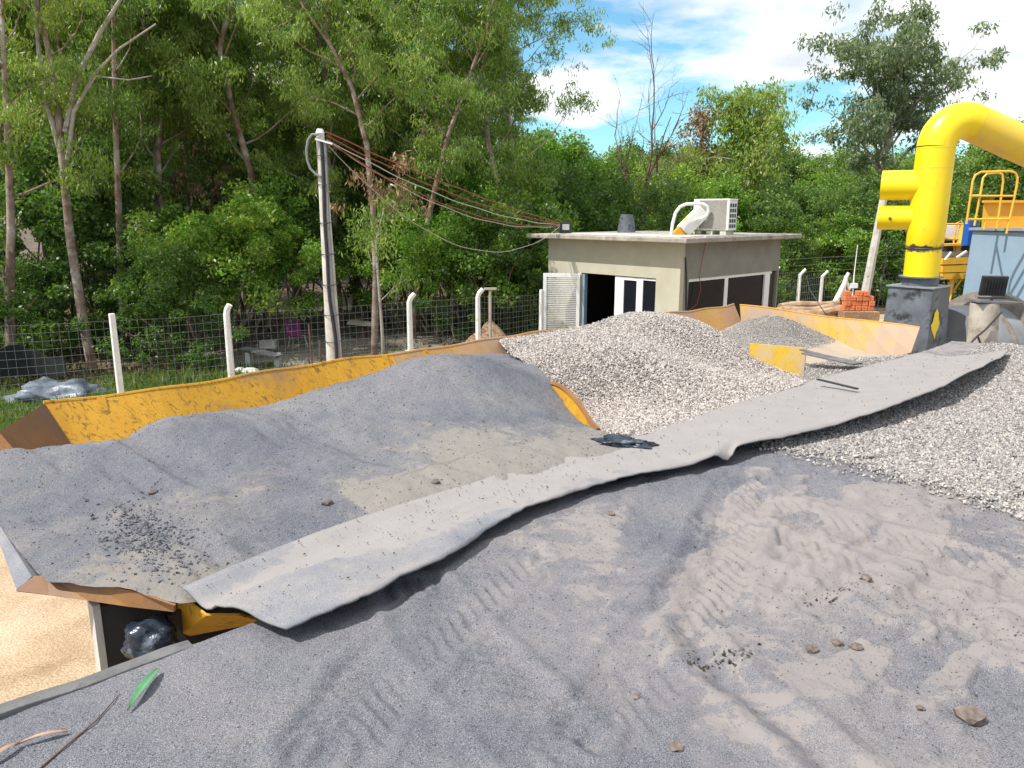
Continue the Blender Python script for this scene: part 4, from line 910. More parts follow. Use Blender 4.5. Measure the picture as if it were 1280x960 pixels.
b = MB(); hk = c_+(e-c_)*.25+np.array([-.1, -.17, 0]); b.tube([hk, hk+np.array([.01, -.03, -.03])], .018, 6); b.build('hook', 'black', s_o)
b = MB(); b.tube([foot-Zv*.02, foot-Zv*.0], [.33, .33], 28); b.tube([foot-Zv*.17, foot-Zv*.02], [.27, .27], 24); b.build('flange', 'charcoal', duct, smooth=True)
# dark box it stands on
pt_ = thing('duct_box', 'blackened steel box with a yellow paint blot carrying the yellow duct', 'steel box', np.array([foot[0], foot[1], GZ]))
bz1 = foot[2]-.17; rt = radians(-50); bx_ = np.array([cos(rt), sin(rt), 0]); by_ = np.array([-sin(rt), cos(rt), 0])
bc_ = foot+bx_*-.0; b = MB(); hw = .345
ctr = np.array([foot[0], foot[1], 0])
cor = lambda sx, sy, z, ex=0: ctr+bx_*sx*(hw+ex)+by_*sy*(hw+ex)+Zv*z
b.add([cor(-1, -1, bz1), cor(1, -1, bz1), cor(1, 1, bz1), cor(-1, 1, bz1), cor(-1, -1, bz1-.9, .03), cor(1, -1, bz1-.9, .03), cor(1, 1, bz1-.9, .03), cor(-1, 1, bz1-.9, .04), cor(-1, -1, GZ, .05), cor(1, -1, GZ, .05), cor(1, 1, GZ, .05), cor(-1, 1, GZ, .06)],
      [(0, 1, 2, 3), (0, 4, 5, 1), (1, 5, 6, 2), (2, 6, 7, 3), (3, 7, 4, 0), (4, 8, 9, 5), (5, 9, 10, 6), (6, 10, 11, 7), (7, 11, 8, 4)])
b.build('shell', 'charcoal', pt_, bevel=.012)
b = MB(); b.obox(cor(0, 0, bz1+.012), bx_*(hw+.03), by_*(hw+.03), Zv*.01); b.build('lid', 'drum', pt_)
b = MB(); b.obox(cor(-1.1, .4, bz1-1.15), bx_*.12, by_*.3, Zv*.22); b.build('side_foot', 'charcoal', pt_, bevel=.05)
bl = MB(); s_c = dq(1163, 412); pts_ = []
fn = bx_; tx_ = by_
pl_p = cor(.42, -1, 0, .02)
cbl = cor(1, -.45, bz1-.58, .02)
outl = [(0, .26), (.05, .2), (.09, .08), (.12, .02), (.09, -.08), (.05, -.13), (.03, -.24), (-.03, -.15), (-.1, -.07), (-.12, .0), (-.08, .08), (-.06, .2)]
bl.add([cbl+fn*.012]+[cbl+by_*x*1.3+Zv*z+fn*.010 for x, z in outl], [(0, i+1, (i+1) % 12+1) for i in range(12)]); bl.build('paint_blot', 'pipe', pt_, solid=.004)
# dryer drum, axis along U
drum = thing('dryer_drum', 'large grey rotary dryer drum with steel riding rings behind the log post', 'dryer drum', D(1230, 440, 13.5)*np.array([1, 1, 0])+Zv*GZ)
dcz = D(1172, 447, 12.9); ra = .86
Ud = U*.93+np.array([.25, -.1, 0]); Ud /= np.linalg.norm(Ud)
ddp = lambda s: dcz+Ud*s
b = MB(); b.tube([ddp(0), ddp(.02), ddp(6)], [ra, ra, ra], 48); b.build('shell', 'drum', drum, smooth=True)
for s, rr_, ww in ((.75, .92, .06), (1.3, 1.08, .16), (1.55, .96, .08)):
    b = MB(); b.tube([ddp(s), ddp(s+.01), ddp(s+ww), ddp(s+ww+.01)], [ra, rr_, rr_, ra], 48, caps=False); b.build('riding_ring', 'tyre', drum, smooth=True)
b = MB(); b.obox(ddp(2.0)*np.array([1, 1, 0])+Zv*(GZ+.4), Ud*.6, np.cross(Ud, Zv)*.7, Zv*.4); b.build('cradle', 'charcoal', drum)
# log post with floodlight
lb0 = D(1232, 470, 9.6); lb0[2] = -.9; lt0 = D(1236, 378, 9.6)
k_ = 9.6/F
b = MB(); b.tube([lb0-np.array([.05, 0, 0])+(lt0-lb0)*t for t in np.linspace(0, 1, 8)], [.185, .18, .182, .176, .178, .17, .168, .165], 14)
lgp = thing('log_post', 'thick grey timber post on the ramp edge at the right', 'post', lb0)
b.build('trunk', 'logwood', lgp, smooth=True)
b = MB(); b.obox(lt0+np.array([.06, 0, .012]), (.27, 0, -.01), (0, .16, 0), (0, 0, .012)); b.build('cap_board', 'wood', lgp)
b = MB(); b.tube([D(1252, 390, 9.4), D(1246, 397, 9.4), D(1232, 412, 9.4), D(1222, 420, 9.4), D(1214, 428, 9.4)], .012, 6); b.tube([D(1222, 420, 9.4), D(1226, 430, 9.4), D(1238, 441, 9.4)], .012, 6); b.build('cable', 'cable', lgp)
flood(lt0+Zv*.024+np.array([.03, 0, 0]), radians(10), .18, .30, 'dark floodlight seen from behind on the thick log post')

# ================================================================ BLUE-GREY TANK, RAILS, PLANT
DT = 17.0
tb = D(1246, 380, DT); tb[2] = GZ
tank = thing('steel_tank', 'tall blue grey steel tank with a slanting shadow, right of the yellow duct', 'tank', tb)
tz = D(1210, 288, DT)[2]; x0 = D(1208, 300, DT)[0]; 
b = MB(); b.add([(x0, DT, GZ), (x0+.9, DT-1.1, GZ), (x0+3.9, DT-.2, GZ), (x0+3, DT+2, GZ), (x0+.1, DT, tz), (x0+.95, DT-1.0, tz), (x0+3.9, DT-.2, tz), (x0+3, DT+2, tz)], [(0, 1, 5, 4), (1, 2, 6, 5), (2, 3, 7, 6), (3, 0, 4, 7), (4, 5, 6, 7)])
b.build('body', 'bluegrey', tank, bevel=.03)
b = MB(); b.add([(x0+.02, DT, tz+.004), (x0+.93, DT-1.12, tz+.004), (x0+3.95, DT-.3, tz+.004), (x0+3, DT+2.05, tz+.004), (x0+.02, DT, tz+.06), (x0+.93, DT-1.12, tz+.06), (x0+3.95, DT-.3, tz+.06), (x0+3, DT+2.05, tz+.06)], [(0, 1, 5, 4), (1, 2, 6, 5), (2, 3, 7, 6), (3, 0, 4, 7), (4, 5, 6, 7)]); b.build('rim', 'drum', tank)
ob = thing('orange_hopper', 'orange steel hopper with a lip on top of the blue grey tank', 'hopper', D(1255, 288, DT+.2))
xo = D(1232, 270, DT)[0]; zo1 = D(1232, 253, DT)[2]
b = MB(); b.add([(xo, DT+.1, tz+.06), (xo+3, DT-.2, tz+.06), (xo+3, DT+1.4, tz+.06), (xo+1.0, DT+1.4, tz+.06), (xo-.02, DT+.1, zo1), (xo+3, DT-.2, zo1), (xo+3, DT+1.4, zo1), (xo+1.0, DT+1.4, zo1)], [(0, 1, 5, 4), (1, 2, 6, 5), (2, 3, 7, 6), (3, 0, 4, 7), (4, 5, 6, 7)]); b.build('body', 'orange', ob)
b = MB(); b.bar((xo-.06, DT+.06, zo1+.02), (xo+3, DT-.24, zo1+.02), .10, .05); b.build('lip', 'orange', ob)
rl = thing('guard_rail', 'yellow tubular ladder hoop rail beside the orange hopper', 'guard rail', D(1240, 290, DT-1.0))
DR = DT-1.25; q = lambda x, y, dd=0: D(x, y, DR+dd)
def rail(b, pts, r=.022): b.tube([q(*p) for p in pts], r, 7)
b = MB(); rail(b, [(1208, 280), (1214, 240), (1216, 226), (1219, 219), (1226, 215), (1262, 214), (1269, 216), (1272, 222), (1271, 232), (1262, 275), (1258, 292)]); b.build('hoop', 'safety', rl, smooth=True)
b = MB(); rail(b, [(1218, 282, .6), (1226, 240, .6), (1229, 222, .6), (1234, 217, .6), (1248, 216, .6), (1253, 218, .6), (1254, 226, .6), (1251, 250, .6), (1246, 286, .6)]); b.build('hoop', 'safety', rl, smooth=True)
b = MB(); rail(b, [(1213, 245), (1266, 245)]); rail(b, [(1209, 274), (1263, 274)]); rail(b, [(1213, 245), (1224, 244, .6)]); rail(b, [(1232, 276), (1230, 286)]); b.build('cross_rail', 'safety', rl, smooth=True)
# yellow steelwork between duct and tank
DS = 18.5; q = lambda x, y, dd=0: D(x, y, DS+dd)
pl = thing('steel_platform', 'yellow steel platform with stairs seen between duct and blue grey tank', 'platform', np.array([*q(1190, 340)[:2], GZ]))
for (x, wd) in ((1180, .10), (1203, .07)):
    b = MB(); a = q(x, 281); bb = np.array([a[0]-.2, a[1], GZ]); b.bar(bb, a, wd, .1, V); b.build('column', 'safety', pl)
for y, th in ((306, .05), (318, .12), (326, .16), (336, .16), (345, .14)):
    b = MB(); b.bar(q(1174, y), q(1206, y-1), .3, th); b.build('beam', 'safety' if y != 318 else 'tyre', pl)
b = MB(); rail(b, [(1176, 280), (1205, 280)]); rail(b, [(1176, 298), (1204, 299)]); rail(b, [(1196, 352), (1192, 300), (1197, 278), (1201, 276), (1204, 280), (1199, 320), (1192, 350)]); rail(b, [(1205, 345), (1184, 375)]); rail(b, [(1196, 330), (1176, 385)]); b.build('stair_rail', 'safety', pl, smooth=True)
b = MB(); b.obox(q(1190, 290, .8), (.35, 0, 0), (0, .3, 0), (0, 0, .16)); b.build('side_panel', 'white', pl)
b = MB(); b.obox(q(1189, 308, .9), (.28, 0, 0), (0, .3, 0), (0, 0, .14)); b.build('opening', 'black', pl)
b = MB(); b.bar(q(1181, 325, -.3), q(1189, 315, -.3), .05, .03); b.bar(q(1196, 322, -.3), q(1208, 314, -.3), .06, .04); b.build('strut', 'white', pl)
b = MB(); b.obox(q(1212, 291, -1.0), (.09, 0, 0), (0, .12, 0), (0, 0, .28)); tag(b.build('blue_box', 'blue', None, q(1212, 305, -1.)), 'bright blue steel box next to the tank top', 'box')

# ================================================================ YARD THINGS BEHIND THE FENCE
def onyard(x, y): p = P(x, y, GZ+.2); return p
cp = onyard(372, 436); ch = thing('folding_chair', 'purple folding beach chair standing in the shady yard', 'chair', cp)
s = cp[1]/F; 
def cq(dx, dz_, dy=0): return cp+np.array([dx, dy, dz_])
b = MB()
for sy in (0, .45):
    b.tube([cq(-.26, 0, sy), cq(-.2, .36, sy), cq(-.30, .80, sy+.1)], .016, 6); b.tube([cq(.30, 0, sy), cq(.22, .38, sy), cq(-.22, .38, sy)], .016, 6)
b.tube([cq(-.26, .8, .1), cq(-.26, .8, .5)], .016, 6); b.build('frame', 'alu', ch)
b = MB(); b.add([cq(-.20, .34, 0), cq(.22, .36, 0), cq(.22, .36, .45), cq(-.20, .34, .45)], [(0, 1, 2, 3)]); b.build('seat', 'purple', ch, solid=.01)
b = MB(); b.add([cq(-.28, .36, -.02), cq(.14, .36, -.02), cq(.10, .82, .08), cq(-.32, .82, .08)], [(0, 1, 2, 3)]); b.build('backrest', 'purple', ch, solid=.01)
tp_ = onyard(452, 424); tb_ = thing('rustic_table', 'small rough wooden table standing at the far side of the yard', 'table', tp_)
b = MB(); b.obox(tp_+Zv*.5, (.36, 0, -.03), (0, .3, 0), (0, 0, .03)); b.build('table_top', 'logwood', tb_)
b = MB(); b.tube([tp_, tp_+Zv*.48], [.2, .14], 8); b.build('leg', 'barkdark', tb_)
bp_ = onyard(338, 458); be = thing('low_bench', 'low plank bench lying in the yard just behind the yellow plate', 'bench', bp_)
b = MB(); b.bar(bp_+np.array([-.75, .3, .42]), bp_+np.array([.3, -.2, .30]), .28, .04); b.build('seat', 'wood', be)
for sx in (-.6, .2):
    b = MB(); b.obox(bp_+np.array([sx, .05-.3*sx, .15]), (.06, 0, 0), (0, .12, 0), (0, 0, .18)); b.build('leg', 'concrete', be)
b = MB(); b.obox(onyard(336, 436)+Zv*.12, (.22, 0, 0), (0, .12, 0), (0, 0, .12)); tag(b.build('cinder_block', 'concrete', None, onyard(336, 436)), 'grey block on the yard soil left of the purple chair', 'block')
for x, y, sz_, lab in ((513, 440, .17, 'pale stone at the foot of the bent white post'), (300, 463, .14, 'reddish stone left of the low bench'), (313, 466, .22, 'flat pale stone just above the yellow plate')):
    p = P(x, y, GZ+.25); bm = bmesh.new(); bmesh.ops.create_icosphere(bm, subdivisions=2, radius=sz_)
    for v in bm.verts: v.co *= 1+.35*mnoise.noise(v.co*8+Vector((x, 0, 0))); v.co.z *= .55
    me = bpy.data.meshes.new('stone'); bm.to_mesh(me); bm.free(); tag(link('stone', me, 'concrete', None, p), lab, 'stone', 'stones by the fence')
tpp = np.array([*D(613, 420, 19)[:2], GZ]); tz_ = D(613, 362, 19)[2]
b = MB(); b.tube([tpp, np.array([tpp[0], tpp[1], tz_])], .04, 7); b.bar(np.array([tpp[0]-.16, tpp[1], tz_+.02]), np.array([tpp[0]+.16, tpp[1], tz_+.02]), .1, .05)
tag(b.build('wooden_stake', 'logwood', None, tpp), 'thin wooden stake with a cross board behind the fence', 'stake')
tc_ = lump('plastic_sheet', np.array([*D(66, 470, 15.5)[:2], GZ+.15]), (.85, .5, .34), 5, 'tarp', amp=.7); tag(tc_, 'crumpled grey blue plastic sheeting dumped behind the fence', 'plastic sheet')
nt_ = MB(); zt_ = D(0, 414, 16)[2]
pts_ = [(D(x, 400, 16.2)[0], 16.2+.15*sin(x*.05)) for x in range(-260, 86, 12)]
nt_.add([(x, y, zt_+.10*sin(i*.9)+.05*sin(i*2.3)-.02*i*(i > 20)) for i, (x, y) in enumerate(pts_)]+[(x, y+.05, GZ+.5) for x, y in pts_], [(i, i+1, len(pts_)+i+1, len(pts_)+i) for i in range(len(pts_)-1)])
tag(nt_.build('shade_net', 'net', None, (pts_[0][0], 16.2, GZ), solid=.01), 'dark shade net stretched between trunks at the far left', 'net')

# ================================================================ VEGETATION
def leafcloud(cent, rad, per, size, droop, wid, r):
    """cent (n,3), rad (n,), per leaves each -> quads"""
    n = len(cent)*per; c = np.repeat(cent, per, 0); rr = np.repeat(rad, per)
    d = r.randn(n, 3); d /= np.linalg.norm(d, axis=1)[:, None]; d *= (r.rand(n, 1)**.55)
    p = c+d*rr[:, None]*np.array([1, 1, .75]); 
    ax = r.randn(n, 3); ax[:, 2] -= droop*2.2; ax /= np.linalg.norm(ax, axis=1)[:, None]
    sd_ = np.cross(ax, r.randn(n, 3)); sd_ /= np.linalg.norm(sd_, axis=1)[:, None]
    s = size*(.6+.8*r.rand(n, 1)); a = ax*s; b = sd_*s*wid
    v = np.stack([p, p+a*.45+b, p+a, p+a*.45-b], 1).reshape(-1, 3)
    return v
def quadfaces(n): return np.arange(n*4).reshape(n, 4)
def twig_path(r, a, dirn, length, n=5, wob=.18, lift=.0):
    pts = [np.array(a, float)]; d = np.array(dirn, float); d /= np.linalg.norm(d)
    for i in range(n):
        d = d+r.randn(3)*wob+np.array([0, 0, lift]); d /= np.linalg.norm(d); pts.append(pts[-1]+d*length/n)
    return pts
def make_tree(seed, H, tr=.16, crown0=.35, spread=2.2, limbs=16, sub=3, per=90, crad=.55, lsize=.15, wid=.16, droop=.5, leafm='euc', barkm='bark', lean=(0, 0), up=.9, fork=False, clusters=4, trunkpts=None, skip=False):
    r = np.random.RandomState(seed); tb_ = MB()
    if trunkpts is None:
        tp = [np.array([0, 0, -.2])]
        for i in range(9):
            t = (i+1)/9; tp.append(np.array([lean[0]*t*H+r.randn()*.012*H*(t > .2), lean[1]*t*H+r.randn()*.012*H*(t > .2), t*H*.95]))
    else: tp = [np.array(p, float) for p in trunkpts]
    tn_ = len(tp); rad = [tr*(1-.8*(i/(tn_-1))**1.1) for i in range(tn_)]; rad[0] *= 1.25
    tb_.tube(tp, rad, 9)
    def at(t): f = t*(tn_-1); i = min(int(f), tn_-2); return tp[i]+(tp[i+1]-tp[i])*(f-i), tr*(1-.8*t**1.1)
    cents = []; crads = []
    for k in range(limbs):
        t = crown0+(1-crown0)*((k+r.rand()*.7)/limbs)**.9; p, rr = at(min(t, .99)); a = k*2.4+r.rand()*.9
        prof = math.sin(pi*min(1, .18+.82*(1-(t-crown0)/(1-crown0)))*.62+.15)
        ln = spread*prof*(.65+.6*r.rand()); pts = twig_path(r, p, (cos(a), sin(a), up*(.4+r.rand()*.9)), ln, 5, .16, .03)
        tb_.tube(pts, [rr*.42*(1-.17*i) for i in range(6)], 6)
        for j in range(sub):
            i0 = 2+int(r.rand()*3.9); i0 = min(i0, 5); q_ = pts[i0]; dd_ = r.randn(3); dd_[2] = abs(dd_[2])*.5*up
            tw2 = twig_path(r, q_, dd_, ln*.38*(.6+r.rand()*.6), 3, .25, -.04*droop); tb_.tube(tw2, [rr*.15, rr*.11, rr*.08, rr*.04], 5)
            for c in range(clusters): cents.append(tw2[1+c % 3]+r.randn(3)*crad*.45-np.array([0, 0, droop*crad*.5*r.rand()])); crads.append(crad*(.55+.8*r.rand()))
        cents.append(pts[-1]); crads.append(crad)
    trunk_me = bpy.data.meshes.new('trunk'); trunk_me.from_pydata(tb_.v, [], tb_.f); trunk_me.materials.append(M[barkm])
    for p in trunk_me.polygons: p.use_smooth = True
    crown_me = None
    if per:
        v = leafcloud(np.array(cents), np.array(crads), per, lsize, droop, wid, r); crown_me = mesh_np('crown', v, quadfaces(len(v)//4)); crown_me.materials.append(M[leafm])
    return trunk_me, crown_me
def put_tree(name, meshes, x, y, z, label, group=None, cat='tree', rot=None, sc=1., flat=1.):
    t = thing(name, label, cat, (x, y, z), group); rt_ = rnd.random()*6.28 if rot is None else rot
    t.rotation_euler = (0, 0, rt_); t.scale = (sc, sc, sc*flat)
    a = bpy.data.objects.new('trunk', meshes[0]); C.objects.link(a); a.parent = t
    if meshes[1] is not None: b_ = bpy.data.objects.new('crown', meshes[1]); C.objects.link(b_); b_.parent = t
    return t
def make_bush(seed, H, Wd, n=60, per=130, crad=.5, lsize=.13, wid=.28, leafm='bush', barkm='barkdark', z0=.06):
    r = np.random.RandomState(seed); tb_ = MB(); cents = []; crads = []
    for k in range(7):
        a = r.rand()*6.28; tb_.tube(twig_path(r, (cos(a)*.12, sin(a)*.12, -.1), (cos(a)*.45, sin(a)*.45, 1), H*.75, 5, .15), [.05, .04, .035, .03, .02, .01], 6)
    for k in range(n):
        z = H*(z0+(.96-z0)*r.rand()**.9); rr = Wd*.5*math.sqrt(max(.05, 1-((z/H-.42)/.62)**2))*(.45+.6*r.rand()); a = r.rand()*6.28; rr *= 1+.32*sin(3*a+seed)+.25*sin(5*a+z*2.5+seed)
        cents.append((cos(a)*rr, sin(a)*rr, z+.35*r.randn())); crads.append(crad*(.5+.9*r.rand()))
    v = leafcloud(np.array(cents), np.array(crads), per, lsize, .25, wid, r); cm = mesh_np('crown', v, quadfaces(len(v)//4)); cm.materials.append(M[leafm])
    tm = bpy.data.meshes.new('stem'); tm.from_pydata(tb_.v, [], tb_.f); tm.materials.append(M[barkm]); return tm, cm
E = [make_tree(101+i, 14, .12, .30, 2.7, 26, 3, 130, .38, .125, .13, .85, 'euc', ['bark', 'barkpale', 'bark', 'barkdark'][i], ((i-1.5)*.02, 0)) for i in range(4)]
G_ = [make_bush(200+i, [3.6, 4.6, 3.0][i], [3.6, 4.0, 3.2][i], 85, 230, .42, .105, .27, ['bush', 'dark', 'bush'][i]) for i in range(3)]
G_ += [make_bush(210+i, [4.4, 5.0][i], [4.2, 4.4][i], 80, 230, .42, .105, .27, ['bush', 'dark'][i], 'bark', .38) for i in range(2)]
T = [make_tree(301+i, 7.0, .2, .22, 3.1, 22, 3, 90, .62, .16, .27, .2, ['hill', 'dark', 'bush'][i], 'barkdark') for i in range(3)]
def gx(x, d): return (x-640)/F*d/ (1.0)                                # rough column of a picture x at distance d
def col(x, d): p = D(x, 300, d); return p[0]
# --- trunks seen clearly in the left wood
hero_list = []
def hero(name, pix, d, tr, m, label, H_extra=3, **kw):
    pts = [D(x, y, d) for x, y in pix]; base = np.array([pts[0][0], d, GZ]); tp = [np.array([0, 0, -.2])]+[p-base for p in pts[0:]]
    ms = make_tree(kw.pop('seed', 400), 10, tr, kw.pop('crown0', .45), kw.pop('spread', 2.2), kw.pop('limbs', 14), 3, kw.pop('per', 85), .36, .125, .13, .85, kw.pop('leafm', 'euc'), m, trunkpts=tp, **kw)
    t_ = put_tree(name, ms, base[0], d, GZ, label, rot=0.); hero_list.append(t_); return t_
hero('eucalyptus_tree', [(118, 470), (104, 400), (88, 300), (78, 200), (72, 130), (60, 60), (45, 0), (38, -60)], 19, .14, 'bark', 'pale peeling eucalyptus forking high up at the far left of the wood', seed=41, limbs=7, crown0=.72, per=30)
for k, (pth, rr_) in enumerate([([(76, 190), (56, 120), (48, 60), (44, 5), (40, -40)], .07), ([(82, 165), (95, 100), (125, 40), (150, 0), (170, -40)], .075), ([(84, 200), (92, 140), (120, 90), (150, 60), (195, 30)], .05), ([(98, 130), (120, 95), (160, 100), (190, 95)], .025)]):
    tt_ = MB(); tt_.tube([D(x, y, 19-.05*k) for x, y in pth], [rr_*(1-.15*i) for i in range(len(pth))], 8); par = [o for o in C.objects if o.name.startswith('eucalyptus_tree') and o.parent is None][0]
    tt_.build('branch', 'barkpale', par, smooth=True)
hero('eucalyptus_tree', [(152, 390), (150, 300), (146, 200), (143, 100), (141, 0), (139, -70)], 21, .12, 'bark', 'straight reddish eucalyptus trunk second from the left', seed=42)
hero('eucalyptus_tree', [(200, 380), (197, 260), (192, 150), (184, 60), (176, -30)], 24, .10, 'barkpale', 'slim pale eucalyptus with a slight lean third from the left', seed=43)
hero('eucalyptus_tree', [(243, 390), (236, 270), (231, 170), (228, 60), (226, -40)], 25, .10, 'barkpale', 'whitest slender eucalyptus trunk rising above the bright shrubs', seed=44, crown0=.6)
hero('eucalyptus_tree', [(468, 430), (470, 340), (466, 260), (458, 180), (440, 110), (415, 60), (380, 10), (350, -40)], 20, .105, 'bark', 'eucalyptus bending left above the overhead wires', seed=45, crown0=.5)
hero('eucalyptus_tree', [(516, 400), (530, 300), (545, 230), (560, 170), (585, 100), (610, 30), (625, -40)], 23, .11, 'bark', 'eucalyptus leaning right behind the overhead wires', seed=46, crown0=.4, spread=2.6, limbs=20)
hero('eucalyptus_tree', [(15, 480), (12, 380), (14, 280), (10, 180), (4, 60), (0, -40)], 18, .14, 'bark', 'dark reddish trunk at the left edge of the picture', seed=47, crown0=.55)
hero('eucalyptus_tree', [(478, 420), (476, 390), (472, 340), (470, 300), (480, 260)], 18.5, .05, 'barkpale', 'thin pale sapling beside the small rustic table', seed=48, per=14, limbs=6, spread=1.)
hero('eucalyptus_tree', [(655, 400), (650, 280), (640, 180), (630, 90), (640, 0), (650, -50)], 26, .12, 'barkpale', 'tall eucalyptus whose drooping sprays end the wood at the sky', seed=49, crown0=.45, spread=3.1, limbs=26, per=60)
for tr_, ctr_, sd2 in ((hero_list[4], (480, 245), 6), (hero_list[3], (240, 225), 8)):
    r_ = np.random.RandomState(sd2); l_ = np.array(tr_.location); c_ = D(ctr_[0], ctr_[1], l_[1]-.8)-l_
    cs_ = c_+r_.randn(14, 3)*np.array([.55, .3, .5]); v = leafcloud(cs_, np.full(14, .35), 60, .14, .9, .14, r_)
    link('dead_foliage', mesh_np('dead_foliage', v, quadfaces(len(v)//4)), 'dry', tr_)
# --- the wood behind them
rows = [(-210, 22), (-120, 24), (-40, 22.5), (60, 25), (110, 23), (165, 27), (215, 23.5), (270, 26), (320, 24), (365, 28), (420, 25), (470, 27.5), (520, 26), (570, 28), (610, 25),
        (-150, 31), (-60, 33), (20, 30), (90, 33), (160, 31), (230, 34), (300, 31), (370, 33), (440, 31), (500, 34), (560, 31.5), (615, 34), (0, 40), (120, 40), (240, 41), (360, 40), (470, 41), (580, 40)]
for i, (x, d) in enumerate(rows):
    back = d > 29.5
    put_tree('eucalyptus_tree', E[i % 4], col(x, d), d, GZ, 'tall eucalyptus deep in the shady wood behind the leading trunks' if back else 'tall drooping eucalyptus among the leading rows of the wood',
             'eucalypts deep in the wood' if back else 'eucalypts in the leading rows of the wood', sc=(.92+.25*rnd.random())*(.9 if x > 540 else 1))
# understorey shrubs
bl_ = [(-60, 17.5, 1, .75), (30, 20.5, 1, .6), (165, 21, 1, .65), (215, 19, 1, .7), (262, 21, 3, 1.0), (300, 22.5, 3, 1.05), (345, 24, 3, 1.0), (385, 25.5, 4, 1.0), (430, 26, 4, .95), (500, 25, 3, 1.0), (540, 24, 3, 1.0), (575, 23, 3, 1.0), (625, 22.5, 1, .95), (655, 26, 0, 1.2), (690, 28, 1, 1.2), (722, 30, 0, 1.2), (130, 22, 1, 1.3), (60, 22, 1, 1.2), (300, 27, 4, 1.3), (460, 29, 4, 1.3), (600, 26, 3, 1.3), (520, 29, 4, 1.3)]
desc = ['dark shrub at the far left edge behind the shade net', 'dark shrub behind the plastic sheeting', 'dark low shrub right of the leftmost white post', 'dark shrub between the two left white posts', 'bright shrub above the second white post', 'sunlit yellow green shrub left of the leaning pole', 'tall bright shrub just left of the leaning pole', 'dark shrub behind the leaning pole', 'green shrub behind the rustic table', 'low bright shrub beside the middle white post',
        'bright rounded shrub above the middle fence posts', 'light shrub between the two middle white posts', 'dark shrub left of the cabin', 'tall green shrub at the left corner of the cabin roof', 'dark shrub rising behind the floodlight', 'bright shrub behind the left half of the cabin roof', 'large dark shrub behind the leftmost white post', 'large dark shrub behind the forked eucalyptus', 'broad dark shrub behind the sunlit ones', 'dark broad shrub beneath the bending eucalyptus', 'big bright shrub behind the fence left of the cabin', 'dark shrub beneath the right leaning eucalyptus']
for i, (x, d, k, sc) in enumerate(bl_): put_tree('shrub', G_[k], col(x, d), d, GZ, desc[i], 'understorey shrubs', 'shrub', sc=sc)
# right-hand vegetation
rg = [(700, 32, 2, 1.0), (745, 36, 1, .95), (790, 38, 0, 1.0), (835, 34, 2, .85), (870, 42, 1, 1.0), (900, 36, 2, .8), (945, 40, 0, .85), (985, 36, 1, .75), (1015, 44, 2, .85), (1050, 38, 0, .75), (1090, 36, 1, .8), (1130, 40, 0, .85), (640, 36, 0, 1.1), (670, 42, 1, 1.05), (1180, 40, 1, .95), (1225, 38, 0, 1.05), (1275, 36, 1, 1.15), (1320, 38, 0, 1.2), (1380, 38, 1, 1.2)]
d2 = ['bright green tree behind the cabin left corner', 'dark tree left of the bare tree', 'rounded tree directly behind the bare tree', 'light green tree behind the air conditioner', 'dark tree behind the air conditioner and further back', 'low light green tree right of the air conditioner', 'mid green tree under the medium eucalyptus', 'dark low tree above the right end of the cabin roof', 'yellow green tree left of the large grey eucalyptus', 'rounded tree behind the far fence', 'dark tree behind the orange bricks', 'tree behind the far pole and duct stubs', 'tree filling the gap at the end of the wood', 'dark tree at the end of the wood, further back', 'dark tree behind the yellow duct', 'rounded tree above the yellow steelwork', 'tall dark tree above the orange hopper', 'large tree at the right edge of the picture', 'dark large tree past the right edge']
for i, (x, d, k, sc) in enumerate(rg): put_tree('broadleaf_tree', T[k], col(x, d), d, GZ, d2[i], 'broadleaf trees behind the cabin', 'tree', sc=sc*.86)
b2 = [(735, 28, 1, 1.1), (775, 29, 2, 1.1), (820, 28, 1, 1.1), (870, 30, 0, 1.0), (925, 30, 2, 1.05), (970, 33, 1, 1.0), (1000, 34, 0, .95), (1035, 34, 1, 1.1), (1070, 33, 0, 1.0), (1105, 34, 1, 1.2), (1150, 34, 0, 1.2), (1195, 34, 1, 1.1)]
d3 = ['dark shrub behind the cabin floodlight', 'light shrub behind the upturned bucket', 'dark shrub left of the bent white pipe', 'bright shrub behind the slanted unit', 'light shrub right of the air conditioner', 'dark shrub at the right end of the cabin roof', 'bright shrub behind the first far post', 'dark shrub behind the far fence', 'green shrub behind the thin mast', 'tall dark shrub beside the far pole', 'green shrub behind the dark box', 'dark shrub behind the yellow steelwork']
for i, (x, d, k, sc) in enumerate(b2): put_tree('shrub', G_[k], col(x, d), d, GZ, d3[i], 'shrubs behind the cabin', 'shrub', sc=sc)
for i in range(26):                                                   # far treeline
    x = 560+i*36+rnd.uniform(-8, 8); d = 58+rnd.uniform(-4, 10)
    put_tree('broadleaf_tree', T[i % 2], col(x, d), d, GZ, 'distant rounded tree in the line closing the view', 'distant treeline', 'tree', sc=.92+.25*rnd.random())
for i in range(16):
    x = -330+i*58; d = 50+rnd.uniform(-4, 6)
    put_tree('broadleaf_tree', T[1], col(x, d), d, GZ, 'dark tree closing the far side of the wood on the left', 'dark trees beyond the wood', 'tree', sc=1.3+.3*rnd.random())
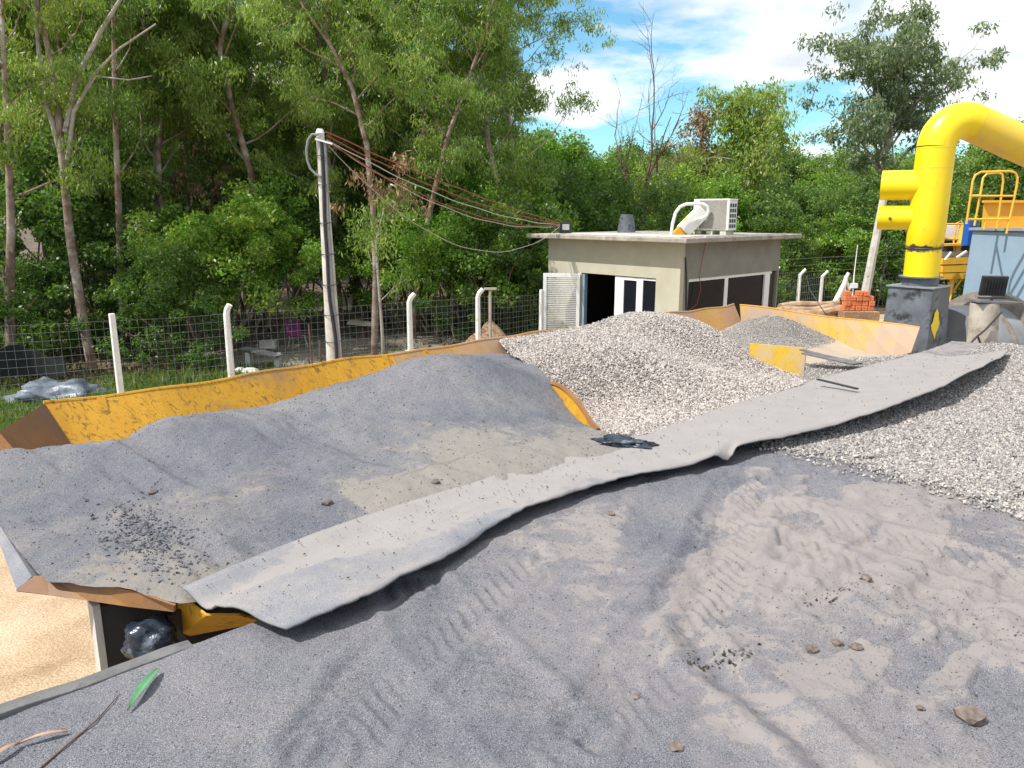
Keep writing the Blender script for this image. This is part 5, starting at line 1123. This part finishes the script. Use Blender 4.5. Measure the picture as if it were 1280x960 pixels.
# characteristic trees against the sky
t_ = make_tree(501, 12.4, .34, .38, 6.0, 28, 4, 62, .60, .26, .17, .7, 'eucgrey', 'barkpale', up=1.3)
put_tree('eucalyptus_tree', t_, col(1098, 46), 46, GZ, 'largest grey green eucalyptus standing high against the clouds', rot=2.0)
t_ = make_tree(502, 8.9, .22, .35, 2.9, 20, 4, 42, .62, .22, .17, .7, 'euc', 'barkpale', up=1.3)
put_tree('eucalyptus_tree', t_, col(925, 38), 38, GZ, 'medium pale green eucalyptus between the bare tree and the largest one', rot=1.0)
t_ = make_tree(503, 9.4, .12, .45, 1.6, 12, 3, 20, .5, .2, .2, .3, 'dry', 'barkdark', up=1.3)
put_tree('dry_tree', t_, col(873, 40), 40, GZ, 'small reddish dry tree beside the medium eucalyptus', rot=1.0)
def bare(seed, x, d, ytop, label):  # leafless crown
    r = np.random.RandomState(seed); base = np.array([col(x, d), d, GZ]); top = D(x+8, ytop, d); H = top[2]-GZ; b = MB()
    tp = [np.array([r.randn()*.03*i, r.randn()*.03*i, H*.6*i/6]) for i in range(7)]; b.tube(tp, [.17, .155, .14, .125, .11, .09, .07], 8)
    def br(p, dr_, ln, rad, lev):
        pts = twig_path(r, p, dr_, ln, 5, .12, .04); b.tube(pts, [rad*(1-.15*i) for i in range(6)], 6 if lev < 2 else 4)
        if lev < 3:
            for j in range([5, 4, 4][lev]):
                q_ = pts[1+int(r.rand()*4.9)]; dd_ = np.array(dr_)/np.linalg.norm(dr_)*1.0+r.randn(3)*.55; dd_[2] = abs(dd_[2])*.8+.1; br(q_, dd_, ln*(.38+.25*r.rand()), rad*.42, lev+1)
    for k in range(7):
        a = k*2.2+r.rand(); br(tp[3+k % 4], (cos(a)*.55, sin(a)*.55, 1.0), H*.42*(.7+.4*r.rand()), .055, 0)
    t = thing('bare_tree', label, 'tree', base); me = bpy.data.meshes.new('branches'); me.from_pydata(b.v, [], b.f); o = bpy.data.objects.new('branches', me); C.objects.link(o); me.materials.append(M['barkdark']); o.parent = t
bare(61, 802, 31, 88, 'leafless brown tree standing behind the cabin roof')
# ground cover near the fence on the left
n = 70000; gx_ = nr.uniform(-13, -2.6, n); gy_ = fence_line(gx_)-1.4+np.abs(nr.randn(n))*2.4; hz_ = .12+.4*nr.rand(n)*(fbm(gx_, gy_, .6, 3, 70)+.5)
cen_ = np.stack([gx_, gy_, np.full(n, GZ+.05)], -1); ax = np.stack([nr.randn(n)*.3, nr.randn(n)*.3, np.ones(n)], -1)*hz_[:, None]; sd_ = np.stack([nr.randn(n), nr.randn(n), np.zeros(n)], -1)*.018
v = np.stack([cen_-sd_, cen_+sd_, cen_+ax*.7+sd_*.8, cen_+ax], 1).reshape(-1, 3)
tag(link('undergrowth', mesh_np('undergrowth', v, quadfaces(n)), 'grass'), 'low green weeds growing along the foot of the fence', 'undergrowth', kind='stuff')
n = 20000; lx = nr.uniform(-13, 5, n); ly = fence_line(lx)+nr.rand(n)*10; lz = ff_z(lx, ly)
v = leafcloud(np.stack([lx, ly, lz+.03], -1), np.full(n, .04), 1, .12, 0, .22, nr)
tag(link('leaf_litter', mesh_np('leaf_litter', v, quadfaces(len(v)//4)), 'litter'), 'fallen brown leaves covering the forest floor', 'leaf litter', kind='stuff')
print('done', len(C.objects))
